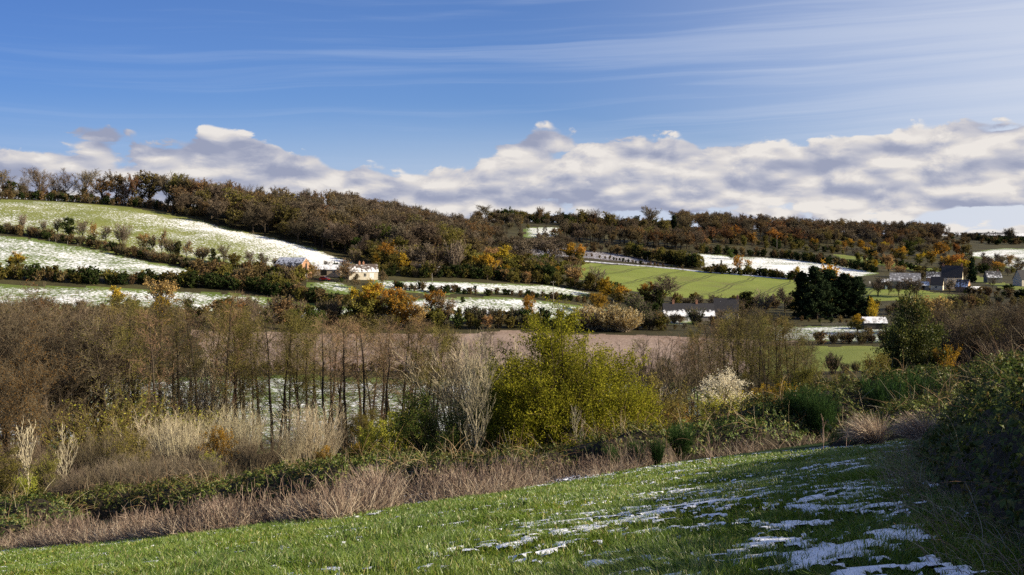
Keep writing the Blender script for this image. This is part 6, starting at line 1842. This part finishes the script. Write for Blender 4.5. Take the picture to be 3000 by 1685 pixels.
house('farmhouse_wing', 'lower dark roofed wing at the left of the tall cream farmhouse', 'house', 2746, 500, 5.6, 6.5, 2.5, 4.0, -28, WM['cream'], RM['slate'], (), [('window', 'front', -.4, 1.0, .9, 1.0, D)])
house('brick_barn', 'small orange brick barn with sunlit gable in front of the tall cream farmhouse', 'barn', 2822, 488, 5.5, 5.4, 2.4, 3.3, -42, WM['ochre'], RM['patch'], (), [('door', 'right', .3, .1, 1.0, 1.9, D)])
house('garden_shed', 'low shed with snow roof right of the small orange brick barn', 'shed', 2852, 482, 6.5, 4, 1.6, 1.0, 4, WM['wood'], RM['snow'], (), [('opening', 'front', 0, .1, 1.2, 1.4, D)])
house('cottage', 'cottage with half snowy roof and chimney behind the big dark green bush', 'house', 2908, 545, 7.5, 7, 3.0, 3.2, -10, WM['stone'], RM['half'], ((2.6, 1.0, .7),), [('window', 'front', 0, 1.2, 1.0, 1.2, D)])
house('dark_house', 'dark roofed house cut off by the right edge of the farm', 'house', 3010, 515, 11, 8, 3.4, 4.6, 5, WM['white'], RM['slate'], (), [('window', 'front', -3.6, 1.3, .8, 1.1, D), ('door', 'front', -2.0, .1, 1.0, 2.1, D)])
house('farm_shed', 'long dark shed with a snowy roof on the far right skyline', 'shed', 2906, 1105, 29, 12, 4.0, 3.0, -6, WM['wood'], RM['half'], (), [('opening', 'front', 6, .2, 4, 3.4, D)], dz=1.5)
house('farm_shed', 'second dark shed on the skyline cut off at the right edge', 'shed', 3000, 1080, 20, 11, 4.0, 3.0, -8, WM['wood'], RM['snow'], (), [('opening', 'front', -3, .2, 4, 3.4, D)], dz=1.5)
for px, lab in [(2730, 'white trailer left of its twin on the right skyline'), (2764, 'grey white trailer nearer the long skyline shed')]:
    house('trailer', lab, 'trailer', px, 1090, 7.5, 3, 2.6, .35, -5, WM['white'], RM['snow'], (), [('window', 'front', 1.5, 1.2, 1.2, .7, D), ('door', 'front', -1.8, .2, .8, 1.9, D)], dz=.8)

# ------------------------------------------------------------------ car, poles, fences
def car(px, d, rot):
    x, y = at(px, d); z = float(hgt(x, y)) + .05
    e = bpy.data.objects.new('parked_car', None); e.location = (x, y, z); e.rotation_euler = (0, 0, R(rot)); e.empty_display_size = .2
    col.objects.link(e); tag(e, 'small red hatchback parked in the snowy yard beside the low shed', 'car')
    paint, nt = new_mat('red car paint'); finish(nt, (.55, .025, .03), .3, None, .5)
    glass, nt = new_mat('car glass'); finish(nt, (.03, .035, .04), .15, None, .5)
    tyre, nt = new_mat('tyre rubber'); finish(nt, (.02, .02, .02), .8)
    steel, nt = new_mat('wheel rim'); finish(nt, (.45, .45, .46), .4)
    lampm, nt = new_mat('headlight glass'); finish(nt, (.75, .75, .72), .2)
    prof = [(-1.95, .32), (-1.98, .75), (-1.80, 1.02), (-1.55, 1.40), (-1.2, 1.50), (.1, 1.48), (.85, 1.02), (1.75, .86), (1.98, .62), (1.95, .32)]
    def prism(pr, hw_, inset=0.0):
        n_ = len(pr)
        v = [(a, -hw_, b) for a, b in pr] + [(a, hw_, b) for a, b in pr]
        f4 = np.array([(i, (i + 1) % n_, (i + 1) % n_ + n_, i + n_) for i in range(n_)])
        return v, f4, np.array([list(range(n_))[::-1]]), np.array([list(range(n_, 2 * n_))])
    v, f4, fa, fb = prism(prof, .80)
    v = [(a, b * (0.86 if c > 1.1 else 1), c) for a, b, c in v]
    g = Geo(); g.add(v, [f4, fa, fb]); link('body', g.mesh('car body', [paint]), e)
    for s in (-1, 1):
        wv = [(-1.45, .99), (-1.3, 1.36), (.05, 1.36), (.62, 1.02)]
        g = Geo()
        yy = [.815 if c < 1.1 else .72 for a, c in wv]
        vv = [(a, s * q, c) for (a, c), q in zip(wv, yy)] + [(a, s * (q - .03), c) for (a, c), q in zip(wv, yy)]
        g.add(vv, np.array([(0,1,2,3),(4,7,6,5),(0,4,5,1),(1,5,6,2),(2,6,7,3),(3,7,4,0)])); link('window', g.mesh('side window', [glass]), e)
        for a in (-1.25, 1.25):
            th = np.arange(14) * 2 * math.pi / 14
            ring = lambda r, yq: [(a + r * math.cos(t), s * yq, .31 + r * math.sin(t)) for t in th]
            g = Geo(); idx = np.arange(14)
            side = np.stack([idx, (idx + 1) % 14, (idx + 1) % 14 + 14, idx + 14], -1)
            g.add(ring(.31, .66) + ring(.31, .84), [side, np.array([list(range(14))]), np.array([list(range(14, 28))])])
            wo = link('wheel', g.mesh('wheel', [tyre]), e)
            g = Geo(); g.add(ring(.19, .83) + ring(.19, .855), [side, np.array([list(range(14))]), np.array([list(range(14, 28))])])
            link('rim', g.mesh('rim', [steel]), wo)
        g = Geo(); vv, ff = box((1.90, s * .58, .66), (.2, .34, .15)); g.add(vv, ff); link('headlight', g.mesh('headlight', [lampm]), e)
    g = Geo(); g.add([(.14, -.66, 1.46), (.14, .66, 1.46), (.83, .76, 1.05), (.83, -.76, 1.05), (.16, -.66, 1.49), (.16, .66, 1.49), (.86, .76, 1.08), (.86, -.76, 1.08)], np.array([(0,1,2,3),(4,7,6,5),(0,3,7,4),(1,5,6,2),(3,2,6,7),(0,4,5,1)]))
    link('windscreen', g.mesh('windscreen', [glass]), e)
car(951, 386, -22)
pole_m, nt = new_mat('weathered pole wood'); finish(nt, nt.ramp(nt.noise(nt.n('ShaderNodeTexCoord').outputs['Object'], 4, 3), [(.3, (.11,.10,.085)), (.7, (.22,.20,.17))]), .9)
ins_m, nt = new_mat('insulator'); finish(nt, (.3, .28, .25), .4)
for px, yt, d, cross, lab in [(899, 762, 383, 1, 'wooden utility pole between the brick barn and the orange tan tree'), (1266, 800, 392, 0, 'wooden utility pole standing in the upper snowy strip'), (1621, 823, 372, 1, 'tall wooden utility pole beside the valley hedge'),
    (1378, 624, 900, 1, 'utility pole on the skyline left of the lone bare oak'), (1897, 752, 640, 0, 'utility pole beside the lane above the wheat'), (2276, 690, 800, 1, 'pale utility pole in front of the autumn wood'), (2534, 850, 455, 0, 'thin pole at the left of the farm orchard')]:
    x, y = at(px, d); z = float(hgt(x, y)); H = -(yt - HOR) / F * d - z
    e = bpy.data.objects.new('utility_pole', None); e.location = (x, y, z); col.objects.link(e); e.empty_display_size = .1
    tag(e, lab, 'pole')
    w_ = .15 if d < 500 else .22
    P = np.array([[(0, 0, -.5), (0, 0, H * .5), (0, 0, H)]]); g = Geo(); g.add(*tubes(P, np.array([[w_, w_ * .85, w_ * .65]]), 8)); link('post', g.mesh('pole post', [pole_m]), e)
    if cross:
        g = Geo(); vv, ff = box((0, -w_ - .05, H - .55), (1.7, .12, .14)); g.add(vv, ff); cb = link('crossarm', g.mesh('crossarm', [pole_m]), e)
        for q in (-.75, 0, .75):
            g = Geo(); vv, ff = box((q, -w_ - .05, H - .408), (.12, .1, .22)); g.add(vv, ff); link('insulator', g.mesh('insulator', [ins_m]), cb)
post_m = M_post = pole_m
for px, py, lab in [(144, 708, 'first fence post from the left on the top edge of the snowy wedge'), (163, 712, 'second fence post on the top edge of the snowy wedge'), (198, 718, 'third fence post on the top edge of the snowy wedge'), (228, 725, 'last fence post on the top edge of the snowy wedge')]:
    x, y = ground_at(px, py, 90); g = Geo(); vv, ff = box((0, 0, -.3), (.16, .16, 1.9)); g.add(vv, ff)
    vv, ff = box((0, 0, 1.602), (.20, .20, .05)); g.add(vv, ff)
    tag(link('fence_post', g.mesh('fence post', [pole_m]), None, (x, y, float(hgt(x, y)))), lab, 'post')
def paling(pxa, pxb, d, n, H, label):
    xa, ya = at(pxa, d); xb, yb = at(pxb, d + 2); z0 = float(hgt((xa + xb) / 2, d))
    e = bpy.data.objects.new('paling_fence', None); e.location = ((xa + xb) / 2, d + 1, z0); col.objects.link(e); e.empty_display_size = .1
    tag(e, label, 'fence')
    g = Geo(); g2 = Geo()
    for i in range(n):
        t = i / (n - 1); x = (t - .5) * (xb - xa); y = (t - .5) * (yb - ya)
        zz = float(hgt((xa + xb) / 2 + x, d + 1 + y)) - z0
        vv, ff = box((x, y, zz - .2), (.10, .05, H * (0.92 + .12 * ((i * 7) % 5) / 4) + .2)); g.add(vv, ff)
        if i % 6 == 0:
            vv, ff = box((x, y + .09, zz - .3), (.14, .12, H + .55)); g2.add(vv, ff)
    link('pale', g.mesh('pales', [pole_m]), e); link('post', g2.mesh('posts', [pole_m]), e)
paling(2408, 2480, 326, 30, 1.3, 'paling fence of weathered pickets in front of the dark conifers')
paling(2480, 2545, 150, 22, 1.3, 'fence with dark pales before the green patch beside the ivy clad trees')
sign_m, nt = new_mat('white sheet metal'); finish(nt, (.75, .74, .70), .5)
for px, py, lab in [(2548, 838, 'white panel on a post at the left of the farm orchard'), (2590, 838, 'small white panel on a post among the orchard trees')]:
    x, y = ground_at(px, py, 300); z = float(hgt(x, y))
    e = bpy.data.objects.new('sign_panel', None); e.location = (x, y, z); col.objects.link(e); tag(e, lab, 'sign'); e.empty_display_size = .1
    g = Geo(); vv, ff = box((0, 0, -.2), (.12, .12, 2.4)); g.add(vv, ff); link('post', g.mesh('sign post', [pole_m]), e)
    g = Geo(); vv, ff = box((0, -.10, 1.2), (.7, .06, 1.1)); g.add(vv, ff); link('panel', g.mesh('panel', [sign_m]), e)

# the lane: a ribbon with snow on it beside the wheat
lane_px = [(1690, 764), (1740, 768), (1900, 781), (2050, 796), (2200, 808), (2340, 821), (2420, 830), (2520, 838)]
lw = np.array([ground_at(a, b, 300) for a, b in lane_px])
s_ = np.linspace(0, 1, 90); cum = np.concatenate([[0], np.cumsum(np.hypot(*np.diff(lw, axis=0).T))]); cum /= cum[-1]
lx = np.interp(s_, cum, lw[:, 0]); ly = np.interp(s_, cum, lw[:, 1])
tx, ty = np.gradient(lx), np.gradient(ly); tl = np.hypot(tx, ty); nx_, ny_ = -ty / tl, tx / tl
rows_ = []
for o_, h_ in [(-2.6, 0.0), (-2.2, .35), (2.2, .35), (2.6, 0.0)]:
    a, b = lx + nx_ * o_, ly + ny_ * o_
    rows_.append(np.stack([a, b, hgt(lx, ly) + h_ - (0.6 if h_ == 0 else 0)], -1))
V = np.stack(rows_, 1).reshape(-1, 3); i = np.arange(89)[:, None] * 4 + np.arange(3)[None]
Q = np.stack([i, i + 1, i + 5, i + 4], -1).reshape(-1, 4)
lane_m, nt = new_mat('snowy lane'); p = pos(nt); finish(nt, nt.ramp(nt.noise(p, .5, 5, .65), [(.36, (.10,.09,.08)), (.46, (.45,.46,.50)), (.6, (.72,.74,.80))]), .8)
tag(link('lane', build_mesh('lane', V, [Q], [lane_m], [0], True)), 'narrow snow dusted lane running above the wheat field', 'lane', kind='structure')
